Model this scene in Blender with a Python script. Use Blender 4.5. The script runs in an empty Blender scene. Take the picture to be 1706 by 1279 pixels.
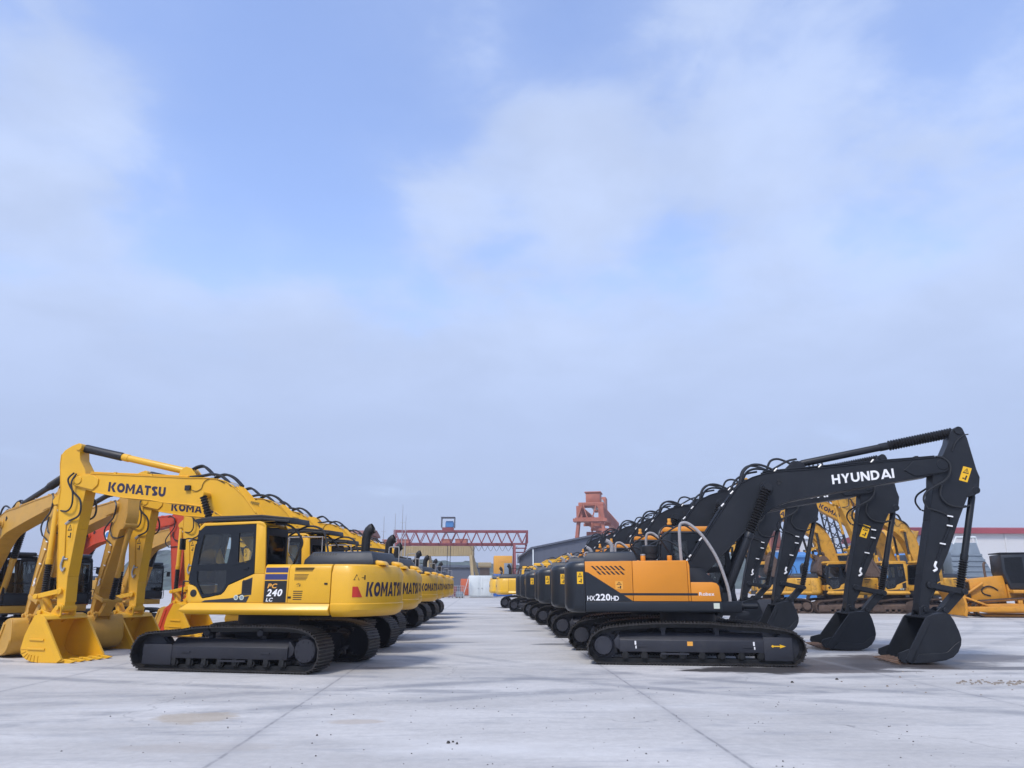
import bpy, bmesh, math, random
from mathutils import Vector, Matrix
from mathutils.geometry import tessellate_polygon
random.seed(7)
R = math.radians
scn = bpy.context.scene
COL = scn.collection

# ------------------------------------------------------------------ camera
HOR, CX, CY, F, CH = 974.0, 853.0, 639.5, 1250.0, 1.7
PITCH = math.atan((HOR - CY) / F)
YAW = math.atan((853 - 802) / (F / math.cos(PITCH)))
cam = bpy.data.cameras.new("camera")
cam.sensor_width = 36; cam.lens = 36 * F / 1706
cam.clip_start = 0.1; cam.clip_end = 6000
cam_o = bpy.data.objects.new("camera", cam)
COL.objects.link(cam_o)
cam_o.location = (0, 0, CH)
cam_o.rotation_euler = (R(90) + PITCH, 0, -YAW)
scn.camera = cam_o

# ------------------------------------------------------------------ materials
def new_mat(name):
    m = bpy.data.materials.new(name); m.use_nodes = True
    nt = m.node_tree
    return m, nt, nt.nodes["Principled BSDF"]

def mat(name, c, rough=.5, metal=0.0, coat=0.0, var=.0, scale=3.0, bump=0.0, bscale=40.0, dirt=None, dirt_amt=.35, dirt_scale=2.0, spec=.5):
    m, nt, b = new_mat(name)
    b.inputs["Roughness"].default_value = rough
    b.inputs["Metallic"].default_value = metal
    b.inputs["Coat Weight"].default_value = coat
    b.inputs["Coat Roughness"].default_value = .15
    b.inputs["Specular IOR Level"].default_value = spec
    col = (c[0], c[1], c[2], 1)
    N, L = nt.nodes, nt.links
    tc = N.new("ShaderNodeTexCoord")
    oi = N.new("ShaderNodeObjectInfo")
    add = N.new("ShaderNodeVectorMath"); add.operation = 'MULTIPLY_ADD'
    cmb = N.new("ShaderNodeCombineXYZ")
    for k in range(3): L.new(oi.outputs["Random"], cmb.inputs[k])
    L.new(tc.outputs["Object"], add.inputs[0]); add.inputs[1].default_value = (1, 1, 1)
    sc = N.new("ShaderNodeVectorMath"); sc.operation = 'SCALE'; sc.inputs["Scale"].default_value = 37
    L.new(cmb.outputs[0], sc.inputs[0]); L.new(sc.outputs[0], add.inputs[2])
    last = None
    if var:
        n = N.new("ShaderNodeTexNoise"); n.inputs["Scale"].default_value = scale; n.inputs["Detail"].default_value = 5
        n.inputs["Roughness"].default_value = .65
        L.new(add.outputs[0], n.inputs["Vector"])
        r = N.new("ShaderNodeMapRange"); r.inputs[1].default_value = .3; r.inputs[2].default_value = .7
        r.inputs[3].default_value = 1 - var; r.inputs[4].default_value = 1 + var
        L.new(n.outputs["Fac"], r.inputs[0])
        mx = N.new("ShaderNodeMix"); mx.data_type = 'RGBA'; mx.blend_type = 'MULTIPLY'; mx.inputs[0].default_value = 1
        mx.inputs[6].default_value = col
        cb = N.new("ShaderNodeCombineColor")
        for k in range(3): L.new(r.outputs[0], cb.inputs[k])
        L.new(cb.outputs[0], mx.inputs[7]); last = mx.outputs[2]
        rr = N.new("ShaderNodeMapRange"); rr.inputs[3].default_value = max(.05, rough - .12); rr.inputs[4].default_value = min(1, rough + .15)
        L.new(n.outputs["Fac"], rr.inputs[0]); L.new(rr.outputs[0], b.inputs["Roughness"])
    if dirt:
        n2 = N.new("ShaderNodeTexNoise"); n2.inputs["Scale"].default_value = dirt_scale; n2.inputs["Detail"].default_value = 8
        n2.inputs["Roughness"].default_value = .75
        L.new(add.outputs[0], n2.inputs["Vector"])
        r2 = N.new("ShaderNodeMapRange"); r2.inputs[1].default_value = .5; r2.inputs[2].default_value = .75
        r2.inputs[3].default_value = 0; r2.inputs[4].default_value = dirt_amt
        L.new(n2.outputs["Fac"], r2.inputs[0])
        m2 = N.new("ShaderNodeMix"); m2.data_type = 'RGBA'
        L.new(r2.outputs[0], m2.inputs[0])
        if last: L.new(last, m2.inputs[6])
        else: m2.inputs[6].default_value = col
        m2.inputs[7].default_value = (*dirt, 1); last = m2.outputs[2]
    if last: L.new(last, b.inputs["Base Color"])
    else: b.inputs["Base Color"].default_value = col
    if bump:
        n3 = N.new("ShaderNodeTexNoise"); n3.inputs["Scale"].default_value = bscale; n3.inputs["Detail"].default_value = 4
        L.new(tc.outputs["Object"], n3.inputs["Vector"])
        bp = N.new("ShaderNodeBump"); bp.inputs["Strength"].default_value = bump; bp.inputs["Distance"].default_value = .02
        L.new(n3.outputs["Fac"], bp.inputs["Height"]); L.new(bp.outputs[0], b.inputs["Normal"])
    return m

M = {}
M['kyellow'] = mat("yellow_paint", (.72, .382, .012), .42, coat=.12, var=.05, scale=1.5, dirt=(.35, .2, .05), dirt_amt=.22, dirt_scale=1.3)
M['kyellow2'] = mat("lemon_yellow_paint", (.74, .42, .022), .42, coat=.12, var=.05, scale=1.5, dirt=(.35, .22, .06), dirt_amt=.18)
M['ochre'] = mat("ochre_paint", (.52, .28, .035), .5, coat=.1, var=.08, scale=1.5, dirt=(.2, .12, .04), dirt_amt=.3)
M['oldyellow'] = mat("weathered_yellow_paint", (.60, .31, .03), .55, coat=.05, var=.1, scale=2, dirt=(.10, .045, .02), dirt_amt=.8, dirt_scale=3)
M['dozer'] = mat("orange_yellow_paint", (.58, .25, .015), .5, coat=.05, var=.08, scale=2, dirt=(.2, .1, .03), dirt_amt=.5, dirt_scale=2.5)
M['red'] = mat("orange_red_paint", (.52, .055, .015), .45, coat=.1, var=.06, dirt=(.15, .05, .02), dirt_amt=.3)
M['horange'] = mat("orange_paint", (.66, .235, .008), .4, coat=.2, var=.04, scale=1.2, dirt=(.4, .18, .03), dirt_amt=.15)
M['hblack'] = mat("dark_slate_paint", (.0085, .0105, .0145), .45, coat=.05, spec=.35, var=.15, scale=2.5, dirt=(.04, .04, .042), dirt_amt=.25, dirt_scale=2)
M['hblack2'] = mat("dark_blue_grey_paint", (.0125, .0165, .0225), .42, coat=.12, spec=.35, var=.1, scale=2.5)
M['cabdark'] = mat("navy_black_paint", (.006, .009, .014), .4, spec=.35, var=.1)
M['hgrey'] = mat("slate_grey_paint", (.026, .032, .042), .5, var=.08, spec=.4)
M['kgrey'] = mat("dark_grey_paint", (.020, .021, .027), .55, var=.1)
M['frame'] = mat("track_frame_paint", (.019, .020, .027), .55, spec=.35, var=.15, dirt=(.05, .046, .042), dirt_amt=.35, dirt_scale=4)
M['hframe'] = mat("slate_track_frame_paint", (.024, .026, .035), .5, spec=.4, var=.12, dirt=(.07, .065, .06), dirt_amt=.4, dirt_scale=4)
M['chain'] = mat("track_steel", (.022, .020, .019), .5, metal=.3, var=.25, scale=12, dirt=(.10, .085, .07), dirt_amt=.5, dirt_scale=9)
M['chainlink'] = mat("oily_steel", (.010, .010, .010), .45, metal=.2, var=.3, scale=10)
M['worn'] = mat("worn_grouser_steel", (.055, .05, .046), .42, metal=.5, var=.4, scale=14, dirt=(.12, .10, .085), dirt_amt=.6, dirt_scale=11)
M['rust'] = mat("rusty_track_steel", (.10, .065, .048), .8, var=.3, scale=8, dirt=(.16, .10, .07), dirt_amt=.6, dirt_scale=5)
M['black'] = mat("black_plastic", (.008, .008, .009), .5, var=.2)
M['rubber'] = mat("black_rubber", (.009, .009, .010), .6, var=.2)
M['interior'] = mat("cab_interior", (.03, .03, .032), .8, var=.2)
M['chrome'] = mat("chrome_rod", (.6, .6, .62), .2, metal=1)
M['white'] = mat("white_vinyl", (.78, .78, .78), .5)
M['navy'] = mat("navy_vinyl", (.02, .016, .045), .45)
M['blue'] = mat("blue_vinyl", (.035, .04, .15), .4)
M['redv'] = mat("red_vinyl", (.5, .025, .01), .45)
M['stick_y'] = mat("yellow_vinyl", (.80, .45, .01), .45)
M['orangev'] = mat("orange_vinyl", (.75, .35, .05), .45)
M['stick_w'] = mat("pale_vinyl", (.55, .6, .5), .5)
M['hose'] = mat("hydraulic_hose", (.016, .017, .019), .45)
M['grip'] = mat("grey_wrap", (.30, .29, .29), .7, var=.2, scale=25, bump=.5)
M['steel'] = mat("bare_steel", (.42, .42, .42), .4, metal=.6, var=.15, scale=8)
M['tooth'] = mat("rusty_tooth_steel", (.12, .07, .045), .8, var=.3, scale=14)
M['bluewall'] = mat("blue_sheet", (.06, .22, .5), .6, var=.1)
M['wwall'] = mat("white_sheet", (.58, .58, .58), .6, var=.05, scale=.3, dirt=(.4, .38, .35), dirt_amt=.3, dirt_scale=.3)
M['redroof'] = mat("red_sheet", (.30, .055, .07), .6, var=.1, scale=.3)
M['gwall'] = mat("slate_sheet", (.085, .095, .125), .6, var=.05, scale=.2)
M['salmon'] = mat("salmon_paint", (.38, .125, .08), .6, var=.15, scale=.6, dirt=(.2, .08, .05), dirt_amt=.5, dirt_scale=.8)
M['maroon'] = mat("maroon_paint", (.22, .05, .055), .6, var=.15, scale=.6)
M['beige'] = mat("beige_paint", (.36, .27, .13), .65, var=.12, scale=.5)
M['brick'] = mat("brick_wall", (.26, .10, .07), .8, var=.15, scale=1)
M['cwhite'] = mat("white_paint", (.62, .66, .66), .5, var=.05, scale=.6, dirt=(.4, .38, .33), dirt_amt=.3, dirt_scale=.8)
M['corange'] = mat("orange_sheet", (.5, .1, .03), .6, var=.1, scale=.6)
M['cyellow'] = mat("amber_sheet", (.7, .33, .03), .55, var=.05, scale=.5)
M['cblue'] = mat("royal_blue_sheet", (.03, .13, .45), .55, var=.08, scale=.5)
M['brown'] = mat("brown_board", (.15, .11, .08), .8, var=.15, scale=1)
M['greycab'] = mat("grey_blue_sheet", (.20, .245, .29), .6, var=.1)
M['stone'] = mat("rubble", (.22, .19, .16), .9, var=.3, scale=20)
M['darkrub'] = mat("dark_rubble", (.05, .045, .04), .9, var=.3, scale=20)

def glass_mat(name, tint=(.55, .62, .6), dark=.35):
    m = bpy.data.materials.new(name); m.use_nodes = True
    nt = m.node_tree; N, L = nt.nodes, nt.links
    for n in list(N):
        if n.type != 'OUTPUT_MATERIAL': N.remove(n)
    out = [n for n in N if n.type == 'OUTPUT_MATERIAL'][0]
    t = N.new("ShaderNodeBsdfTransparent"); t.inputs[0].default_value = (*tint, 1)
    g = N.new("ShaderNodeBsdfGlossy"); g.inputs["Roughness"].default_value = .03
    fr = N.new("ShaderNodeFresnel"); fr.inputs[0].default_value = 1.5
    mx = N.new("ShaderNodeMixShader")
    L.new(fr.outputs[0], mx.inputs[0]); L.new(t.outputs[0], mx.inputs[1]); L.new(g.outputs[0], mx.inputs[2])
    L.new(mx.outputs[0], out.inputs[0])
    return m
M['glass'] = glass_mat("tinted_glass", (.92, .955, .945))
M['dglass'] = glass_mat("dark_tinted_glass", (.28, .32, .33))

# ------------------------------------------------------------------ mesh builder
def rot2(p, c, a):
    s, k = math.sin(a), math.cos(a); dx, dz = p[0] - c[0], p[1] - c[1]
    return (c[0] + dx * k - dz * s, c[1] + dx * s + dz * k)

class MB:
    def __init__(s, xf=None):
        s.v, s.f, s.mi, s.cur, s.xf, s.pc = [], [], [], 0, xf, []
    def add(s, vs, fs):
        o = len(s.v)
        if s.xf: vs = [s.xf(p) for p in vs]
        s.v += [tuple(p) for p in vs]
        s.pc.append((o, len(s.v), len(s.f), len(s.f) + len(fs), s.cur))
        for f in fs:
            s.f.append(tuple(i + o for i in f)); s.mi.append(s.cur)
        return s
    def hexa(s, b):   # 8 corners: 4 bottom ring, 4 top ring
        return s.add(b, [(3, 2, 1, 0), (4, 5, 6, 7), (0, 1, 5, 4), (1, 2, 6, 5), (2, 3, 7, 6), (3, 0, 4, 7)])
    def box(s, x0, x1, y0, y1, z0, z1):
        return s.hexa([(x0, y0, z0), (x1, y0, z0), (x1, y1, z0), (x0, y1, z0), (x0, y0, z1), (x1, y0, z1), (x1, y1, z1), (x0, y1, z1)])
    def prism(s, pr, y0, y1):       # (x,z) outline extruded along y
        n = len(pr)
        vs = [(x, y0, z) for x, z in pr] + [(x, y1, z) for x, z in pr]
        fs = [(i, (i + 1) % n, n + (i + 1) % n, n + i) for i in range(n)]
        return s.add(vs, fs + [tuple(range(n))[::-1], tuple(range(n, 2 * n))])
    def prismx(s, pr, x0, x1, dx0=None, dx1=None):      # (y,z) outline along x
        n = len(pr)
        vs = [(x0, y, z) for y, z in pr] + [(x1, y, z) for y, z in pr]
        fs = [(i, (i + 1) % n, n + (i + 1) % n, n + i) for i in range(n)]
        return s.add(vs, fs + [tuple(range(n))[::-1], tuple(range(n, 2 * n))])
    def prismz(s, pr, z0, z1, top=None):      # (x,y) outline along z
        n = len(pr); top = top or pr
        vs = [(x, y, z0) for x, y in pr] + [(x, y, z1) for x, y in top]
        fs = [(i, (i + 1) % n, n + (i + 1) % n, n + i) for i in range(n)]
        return s.add(vs, fs + [tuple(range(n))[::-1], tuple(range(n, 2 * n))])
    def holed(s, outer, holes, y0, y1):  # plate with holes
        loops = [outer] + holes
        flat = [p for l in loops for p in l]; n = len(flat)
        tri = tessellate_polygon([[Vector((x, z, 0)) for x, z in l] for l in loops])
        vs = [(x, y0, z) for x, z in flat] + [(x, y1, z) for x, z in flat]
        fs = [tuple(t) for t in tri] + [tuple(i + n for i in t) for t in tri]
        k = 0
        for l in loops:
            m = len(l)
            for i in range(m):
                a, b = k + i, k + (i + 1) % m
                fs.append((a, b, b + n, a + n))
            k += m
        return s.add(vs, fs)
    def rings(s, rings, cap=True, closed=True):
        n = len(rings[0]); vs = [p for r in rings for p in r]; fs = []
        for k in range(len(rings) - 1):
            for i in range(n if closed else n - 1):
                j = (i + 1) % n
                fs.append((k * n + i, k * n + j, (k + 1) * n + j, (k + 1) * n + i))
        if cap: fs += [tuple(range(n))[::-1], tuple(range((len(rings) - 1) * n, len(rings) * n))]
        return s.add(vs, fs)
    def lathe(s, p0, p1, prof, n=12, cap=True):   # prof: (t along axis in metres or 0..1, radius)
        p0, p1 = Vector(p0), Vector(p1); d = (p1 - p0); Lg = d.length; d = d / Lg
        a = Vector((0, 0, 1)) if abs(d.z) < .9 else Vector((1, 0, 0))
        u = d.cross(a).normalized(); w = d.cross(u)
        rs = []
        for t, r in prof:
            c = p0 + d * (t * Lg)
            rs.append([tuple(c + u * (r * math.cos(2 * math.pi * i / n)) + w * (r * math.sin(2 * math.pi * i / n))) for i in range(n)])
        return s.rings(rs, cap)
    def cyl(s, p0, p1, r, r1=None, n=12):
        return s.lathe(p0, p1, [(0, r), (1, r if r1 is None else r1)], n)
    def bellows(s, p0, p1, r, n=16, seg=12, k=.66):
        pr = [(0, r * k)]
        for i in range(n):
            pr += [((i + .5) / n, r), ((i + 1) / n, r * k)]
        return s.lathe(p0, p1, pr, seg)
    def tube(s, pts, r, n=6, sub=6, smooth=True):
        P = [Vector(p) for p in pts]
        if smooth and len(P) > 2:
            Q = []
            for i in range(len(P) - 1):
                a = P[max(i - 1, 0)]; b = P[i]; c = P[i + 1]; d = P[min(i + 2, len(P) - 1)]
                for k in range(sub):
                    t = k / sub
                    Q.append(.5 * ((2 * b) + (c - a) * t + (2 * a - 5 * b + 4 * c - d) * t * t + (3 * b - a - 3 * c + d) * t ** 3))
            Q.append(P[-1]); P = Q
        t0 = (P[1] - P[0]).normalized()
        a = Vector((0, 1, 0)) if abs(t0.y) < .9 else Vector((1, 0, 0))
        u = t0.cross(a).normalized(); rs = []
        for i, p in enumerate(P):
            t = (P[min(i + 1, len(P) - 1)] - P[max(i - 1, 0)])
            if t.length < 1e-6: t = t0
            t = t.normalized()
            u = (u - t * u.dot(t)).normalized(); w = t.cross(u)
            rs.append([tuple(p + u * (r * math.cos(2 * math.pi * k / n)) + w * (r * math.sin(2 * math.pi * k / n))) for k in range(n)])
        return s.rings(rs)
    def bar(s, p0, p1, w, h=None, up=(0, 0, 1)):
        p0, p1 = Vector(p0), Vector(p1); h = h or w
        d = (p1 - p0).normalized(); up = Vector(up)
        if abs(d.dot(up)) > .95: up = Vector((1, 0, 0))
        x = d.cross(up).normalized(); z = x.cross(d)
        q = [(-w / 2, -h / 2), (w / 2, -h / 2), (w / 2, h / 2), (-w / 2, h / 2)]
        return s.hexa([tuple(p0 + x * a + z * b) for a, b in q] + [tuple(p1 + x * a + z * b) for a, b in q])
    def each(s, name, m, parent=None, **kw):      # every primitive becomes an object of its own
        out = []
        for v0, v1, f0, f1, c in s.pc:
            q = MB(); q.v = s.v[v0:v1]; q.f = [tuple(i - v0 for i in f) for f in s.f[f0:f1]]; q.mi = [0] * (f1 - f0)
            out.append(q.build(name, m[c] if isinstance(m, (list, tuple)) else m, parent, **kw))
        return out
    def build(s, name, m, parent=None, bevel=0, segs=2, smooth=35, loc=None, label=None):
        me = bpy.data.meshes.new(name)
        me.from_pydata(s.v, [], s.f)
        ms = m if isinstance(m, (list, tuple)) else [m]
        for x in ms: me.materials.append(M[x] if isinstance(x, str) else x)
        if len(ms) > 1: me.polygons.foreach_set("material_index", s.mi)
        bm = bmesh.new(); bm.from_mesh(me)
        bmesh.ops.recalc_face_normals(bm, faces=bm.faces[:])
        if bevel:
            es = [e for e in bm.edges if len(e.link_faces) == 2 and e.calc_face_angle(0) > R(28)]
            bmesh.ops.bevel(bm, geom=es, offset=bevel, segments=segs, affect='EDGES', clamp_overlap=True, profile=.5)
        bm.to_mesh(me); bm.free()
        if smooth:
            me.shade_smooth(); me.set_sharp_from_angle(angle=R(smooth))
        o = bpy.data.objects.new(name, me); COL.objects.link(o)
        if parent: o.parent = parent
        if loc: o.location = loc
        if label: o['label'] = label
        return o

def empty(name, loc=(0, 0, 0), rz=0):
    o = bpy.data.objects.new(name, None); COL.objects.link(o)
    o.location = loc; o.rotation_euler = (0, 0, rz); o.empty_display_size = .3
    return o
def tag(o, label, cat, group=None, kind=None):
    o['label'] = label; o['category'] = cat
    if group: o['group'] = group
    if kind: o['kind'] = kind
    return o
def struct(o): o['kind'] = 'structure'; return o
def kids(o): return [c for c in bpy.data.objects if c.parent == o]
KID = {}
def copy_tree(o, parent=None):
    c = o.copy(); COL.objects.link(c)
    if parent: c.parent = parent
    for ch in KID.setdefault(o.name, kids(o)): copy_tree(ch, c)
    return c

# ------------------------------------------------------------------ lettering
TXT = {}
def glyph(ch, bold, shear, res):
    cu = bpy.data.curves.new("t", 'FONT'); cu.body = ch; cu.offset = bold; cu.shear = shear; cu.resolution_u = res
    o = bpy.data.objects.new("t", cu); COL.objects.link(o)
    dg = bpy.context.evaluated_depsgraph_get()
    me = o.evaluated_get(dg).to_mesh()
    vs = [(v.co.x, v.co.y) for v in me.vertices]; fs = [tuple(p.vertices) for p in me.polygons]
    o.evaluated_get(dg).to_mesh_clear()
    bpy.data.objects.remove(o); bpy.data.curves.remove(cu)
    return vs, fs
def text2d(s, bold=.03, shear=0.0, res=3):
    key = (s, bold, shear)
    if key in TXT: return TXT[key]
    vs, fs, x = [], [], 0.0
    for ch in s:
        gv, gf = glyph(ch, bold, 0, res); a = min(v[0] for v in gv); b = max(v[0] for v in gv)
        o = len(vs); vs += [(x + v[0] - a + shear * v[1], v[1]) for v in gv]; fs += [tuple(i + o for i in f) for f in gf]
        x += b - a + (.045 if ch not in "AT" else .02)
    x0 = min(v[0] for v in vs); x1 = max(v[0] for v in vs); y0 = min(v[1] for v in vs); y1 = max(v[1] for v in vs)
    vs = [((x - x0) / (x1 - x0), (y - y0) / (y1 - y0)) for x, y in vs]
    TXT[key] = (vs, fs); return TXT[key]
for a in (("KOMATSU", .05, .12), ("HYUNDAI", .03, 0), ("PC", .03, .2), ("240", .035, .2), ("LC", .03, .2), ("HX", .02, 0), ("220", .03, 0),
          ("HD", .02, 0), ("Robex", .012, 0), ("DOOSAN", .035, .2), ("!", .03, 0)): text2d(*a)

def stroke(pts, w, closed=False):
    P = [Vector(p) for p in pts]; n = len(P); out = []
    for i in range(n):
        a = P[(i - 1) % n] if closed or i else P[0]; b = P[(i + 1) % n] if closed or i < n - 1 else P[-1]
        if not closed and i == 0: a = P[0] - (P[1] - P[0])
        if not closed and i == n - 1: b = P[-1] + (P[-1] - P[-2])
        d0 = (P[i] - a).normalized(); d1 = (b - P[i]).normalized(); t = (d0 + d1).normalized(); k = min(1.6, 1 / max(.3, t.dot(d1)))
        nn = Vector((-t.y, t.x)) * (w / 2 * k); out.append((tuple(P[i] + nn), tuple(P[i] - nn)))
    vs = [q for pr in out for q in pr]; m = n if closed else n - 1
    return vs, [(2 * i, 2 * i + 1, (2 * i + 3) % (2 * n), (2 * i + 2) % (2 * n)) for i in range(m)]
def arc(cx, cy, rx, ry, a0, a1, n=10): return [(cx + rx * math.cos(R(a0 + (a1 - a0) * i / n)), cy + ry * math.sin(R(a0 + (a1 - a0) * i / n))) for i in range(n + 1)]
def pl(*polys): 
    vs, fs = [], []
    for p in polys:
        fs.append(tuple(range(len(vs), len(vs) + len(p)))); vs += list(p)
    return vs, fs
def letter(ch, t):
    h = t / 2
    if ch == 'K': return pl([(0, 0), (t, 0), (t, 1), (0, 1)], [(t + .04, .5), (.62, 1), (.62 + t * 1.15, 1), (.36 + t, .5), (.66 + t * 1.15, 0), (.64, 0)])
    if ch == 'O': return stroke(arc(.48, .5, .48 - h, .5 - h, 0, 360, 18)[:-1], t, True)
    if ch == 'M': return pl([(0, 0), (t, 0), (t, .62), (.55, .16), (1.1 - t, .62), (1.1 - t, 0), (1.1, 0), (1.1, 1), (1.1 - t, 1), (.55, .46), (t, 1), (0, 1)])
    if ch == 'A': return pl([(0, 0), (t * 1.05, 0), (.52, .70), (.52, 1), (.40, 1)], [(1.04, 0), (1.04 - t * 1.05, 0), (.52, .70), (.52, 1), (.64, 1)], [(.27, .17), (.77, .17), (.70, .36), (.34, .36)])
    if ch == 'T': return pl([(0, 1 - t * .9), (.36 - h, 1 - t * .9), (.36 - h, 0), (.36 + h, 0), (.36 + h, 1 - t * .9), (.74, 1 - t * .9), (.74, 1), (0, 1)])
    if ch == 'S': return stroke([(.66, .80)] + arc(.40, .74, .40 - h, .26 - h, 50, 250, 9) + arc(.34, .26, .42 - h, .26 - h, 70, -130, 10), t * .95)
    if ch == 'U': return stroke([(h, 1)] + arc(.42, .40, .42 - h, .40 - h, 180, 360, 10) + [(.84 - h, 1)], t)
    if ch == 'H': return pl([(0, 0), (t, 0), (t, 1), (0, 1)], [(.8 - t, 0), (.8, 0), (.8, 1), (.8 - t, 1)], [(t, .5 - h), (.8 - t, .5 - h), (.8 - t, .5 + h), (t, .5 + h)])
    if ch == 'Y': return pl([(0, 1), (t * 1.15, 1), (.42, .62), (.84 - t * 1.15, 1), (.84, 1), (.42 + h, .42), (.42 + h, 0), (.42 - h, 0), (.42 - h, .42)])
    if ch == 'N': return pl([(0, 0), (t, 0), (t, .62), (.86 - t, 0), (.86, 0), (.86, 1), (.86 - t, 1), (.86 - t, .38), (t, 1), (0, 1)])
    if ch == 'D': return stroke([(h, h), (.36, h)] + arc(.36, .5, .48 - h, .5 - h, -75, 75, 8) + [(.36, 1 - h), (h, 1 - h)], t, True)
    if ch == 'I': return pl([(0, 0), (t, 0), (t, 1), (0, 1)])
def heavy(word, key, t, shear, gap):
    vs, fs, x = [], [], 0.0
    for ch in word:
        v, f = letter(ch, t); o = len(vs); a = min(p[0] for p in v); b = max(p[0] for p in v)
        vs += [(x + p[0] - a + shear * p[1], p[1]) for p in v]; fs += [tuple(i + o for i in q) for q in f]
        x += b - a + gap * (.4 if ch == 'A' else 1)
    x0 = min(p[0] for p in vs); x1 = max(p[0] for p in vs)
    TXT[key] = ([((p[0] - x0) / (x1 - x0), p[1]) for p in vs], fs)
heavy("KOMATSU", ("KOMATSU", .05, .12), .27, .12, .10); heavy("HYUNDAI", ("HYUNDAI", .03, 0), .21, 0, .13); heavy("DOOSAN", ("DOOSAN", .035, .2), .24, .15, .12)

def put_text(mb, key, p, w, h, du, dv=(0, 0, 1)):
    """p = lower-left corner, du/dv unit-ish directions"""
    vs, fs = TXT[key]; p, du, dv = Vector(p), Vector(du).normalized(), Vector(dv).normalized()
    mb.add([tuple(p + du * (u * w) + dv * (v * h)) for u, v in vs], fs)
def put_quad(mb, p, w, h, du, dv=(0, 0, 1)):
    p, du, dv = Vector(p), Vector(du).normalized(), Vector(dv).normalized()
    mb.add([tuple(p), tuple(p + du * w), tuple(p + du * w + dv * h), tuple(p + dv * h)], [(0, 1, 2, 3)])
def warn_sticker(name, parent, p, w, h, du, dv=(0, 0, 1), nrm=(0, 1, 0), xf=None, back='stick_y'):
    """yellow safety sticker: triangle with ! on top, a dark pictogram beneath"""
    mb = MB(xf); p, du, dv, n = Vector(p), Vector(du).normalized(), Vector(dv).normalized(), Vector(nrm).normalized()
    P = lambda u, v, k=0: tuple(p + du * (u * w) + dv * (v * h) + n * (.004 + .002 * k))
    mb.add([P(0, 0), P(1, 0), P(1, 1), P(0, 1)], [(0, 1, 2, 3)])
    mb.cur = 1
    for a, b, c in (((.14, .56), (.86, .56), (.5, .94)),):
        i = [(.26, .62), (.74, .62), (.5, .86)]
        mb.add([P(*a, 1), P(*b, 1), P(*c, 1)] + [P(*q, 1) for q in i], [(0, 1, 4, 3), (1, 2, 5, 4), (2, 0, 3, 5)])
    mb.add([P(.47, .64, 1), P(.53, .64, 1), P(.54, .78, 1), P(.46, .78, 1)], [(0, 1, 2, 3)])
    mb.add([P(.30, .16, 1), P(.55, .16, 1), P(.55, .24, 1), P(.30, .24, 1)], [(0, 1, 2, 3)])
    mb.add([P(.58, .1, 1), P(.74, .1, 1), P(.78, .42, 1), P(.6, .44, 1)], [(0, 1, 2, 3)])
    return mb.build(name, [back, 'black'], parent, smooth=0)

# ------------------------------------------------------------------ running gear
def resample(path, n):
    P = [Vector((x, 0, z)) for x, z in path]; P.append(P[0])
    L = [0]
    for a, b in zip(P, P[1:]): L.append(L[-1] + (b - a).length)
    out = []; k = 0
    for i in range(n):
        d = L[-1] * i / n
        while L[k + 1] < d: k += 1
        t = (d - L[k]) / (L[k + 1] - L[k]); out.append(P[k].lerp(P[k + 1], t))
    return out, L[-1]

def chain(path, yc, w, xs=1):
    pr = path
    n = 46
    pts, tot = resample(pr, n); c = sum(pts, Vector()) / n
    hp = tot / n / 2
    mb = MB()
    for i in range(n):
        a, b = pts[i], pts[(i + 1) % n]; m = (a + b) / 2
        t = (b - a).normalized(); nr = Vector((-t.z, 0, t.x))
        if nr.dot(m - c) < 0: nr = -nr
        def B(t0, t1, n0, n1, y0, y1):
            q = []
            for nn in (n0, n1):
                for tt, yy in ((t0, y0), (t1, y0), (t1, y1), (t0, y1)):
                    v = m + t * tt + nr * nn; q.append((v.x, yc + yy, v.z))
            mb.hexa(q)
        mb.cur = 0
        B(-hp * .97, hp * .97, -.028, -.004, -w / 2, w / 2)
        mb.cur = 2
        for g in (-.7, 0, .7): B(hp * g - .010, hp * g + .010, -.004, .022, -w / 2 + .01, w / 2 - .01)
        mb.cur = 1
        B(-hp * 1.05, hp * 1.05, -.11, -.028, -.13, -.07); B(-hp * 1.05, hp * 1.05, -.11, -.028, .07, .13)
    return mb

def sprocket_mb(x, z, y0, y1, r=.34, disc=.25, out=1, nteeth=21):
    mb = MB(); ym = (y0 + y1) / 2; yo = y1 if out > 0 else y0
    pr = []
    for i in range(nteeth):
        for k, rr in ((0, r * .88), (.3, r), (.55, r), (.85, r * .88)):
            a = 2 * math.pi * (i + k) / nteeth; pr.append((x + rr * math.cos(a), z + rr * math.sin(a)))
    mb.prism(pr, ym - .03, ym + .03)
    a, b = ym, yo
    mb.lathe((x, a, z), (x, b, z), [(0, disc), (.72, disc), (.9, disc * .93), (1, disc * .86)], 24)
    for k in range(10):
        t = 2 * math.pi * k / 10; q = (x + disc * .72 * math.cos(t), z + disc * .72 * math.sin(t))
        mb.cyl((q[0], yo - .005 * out, q[1]), (q[0], yo + .014 * out, q[1]), .018, n=6)
    return mb

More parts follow.
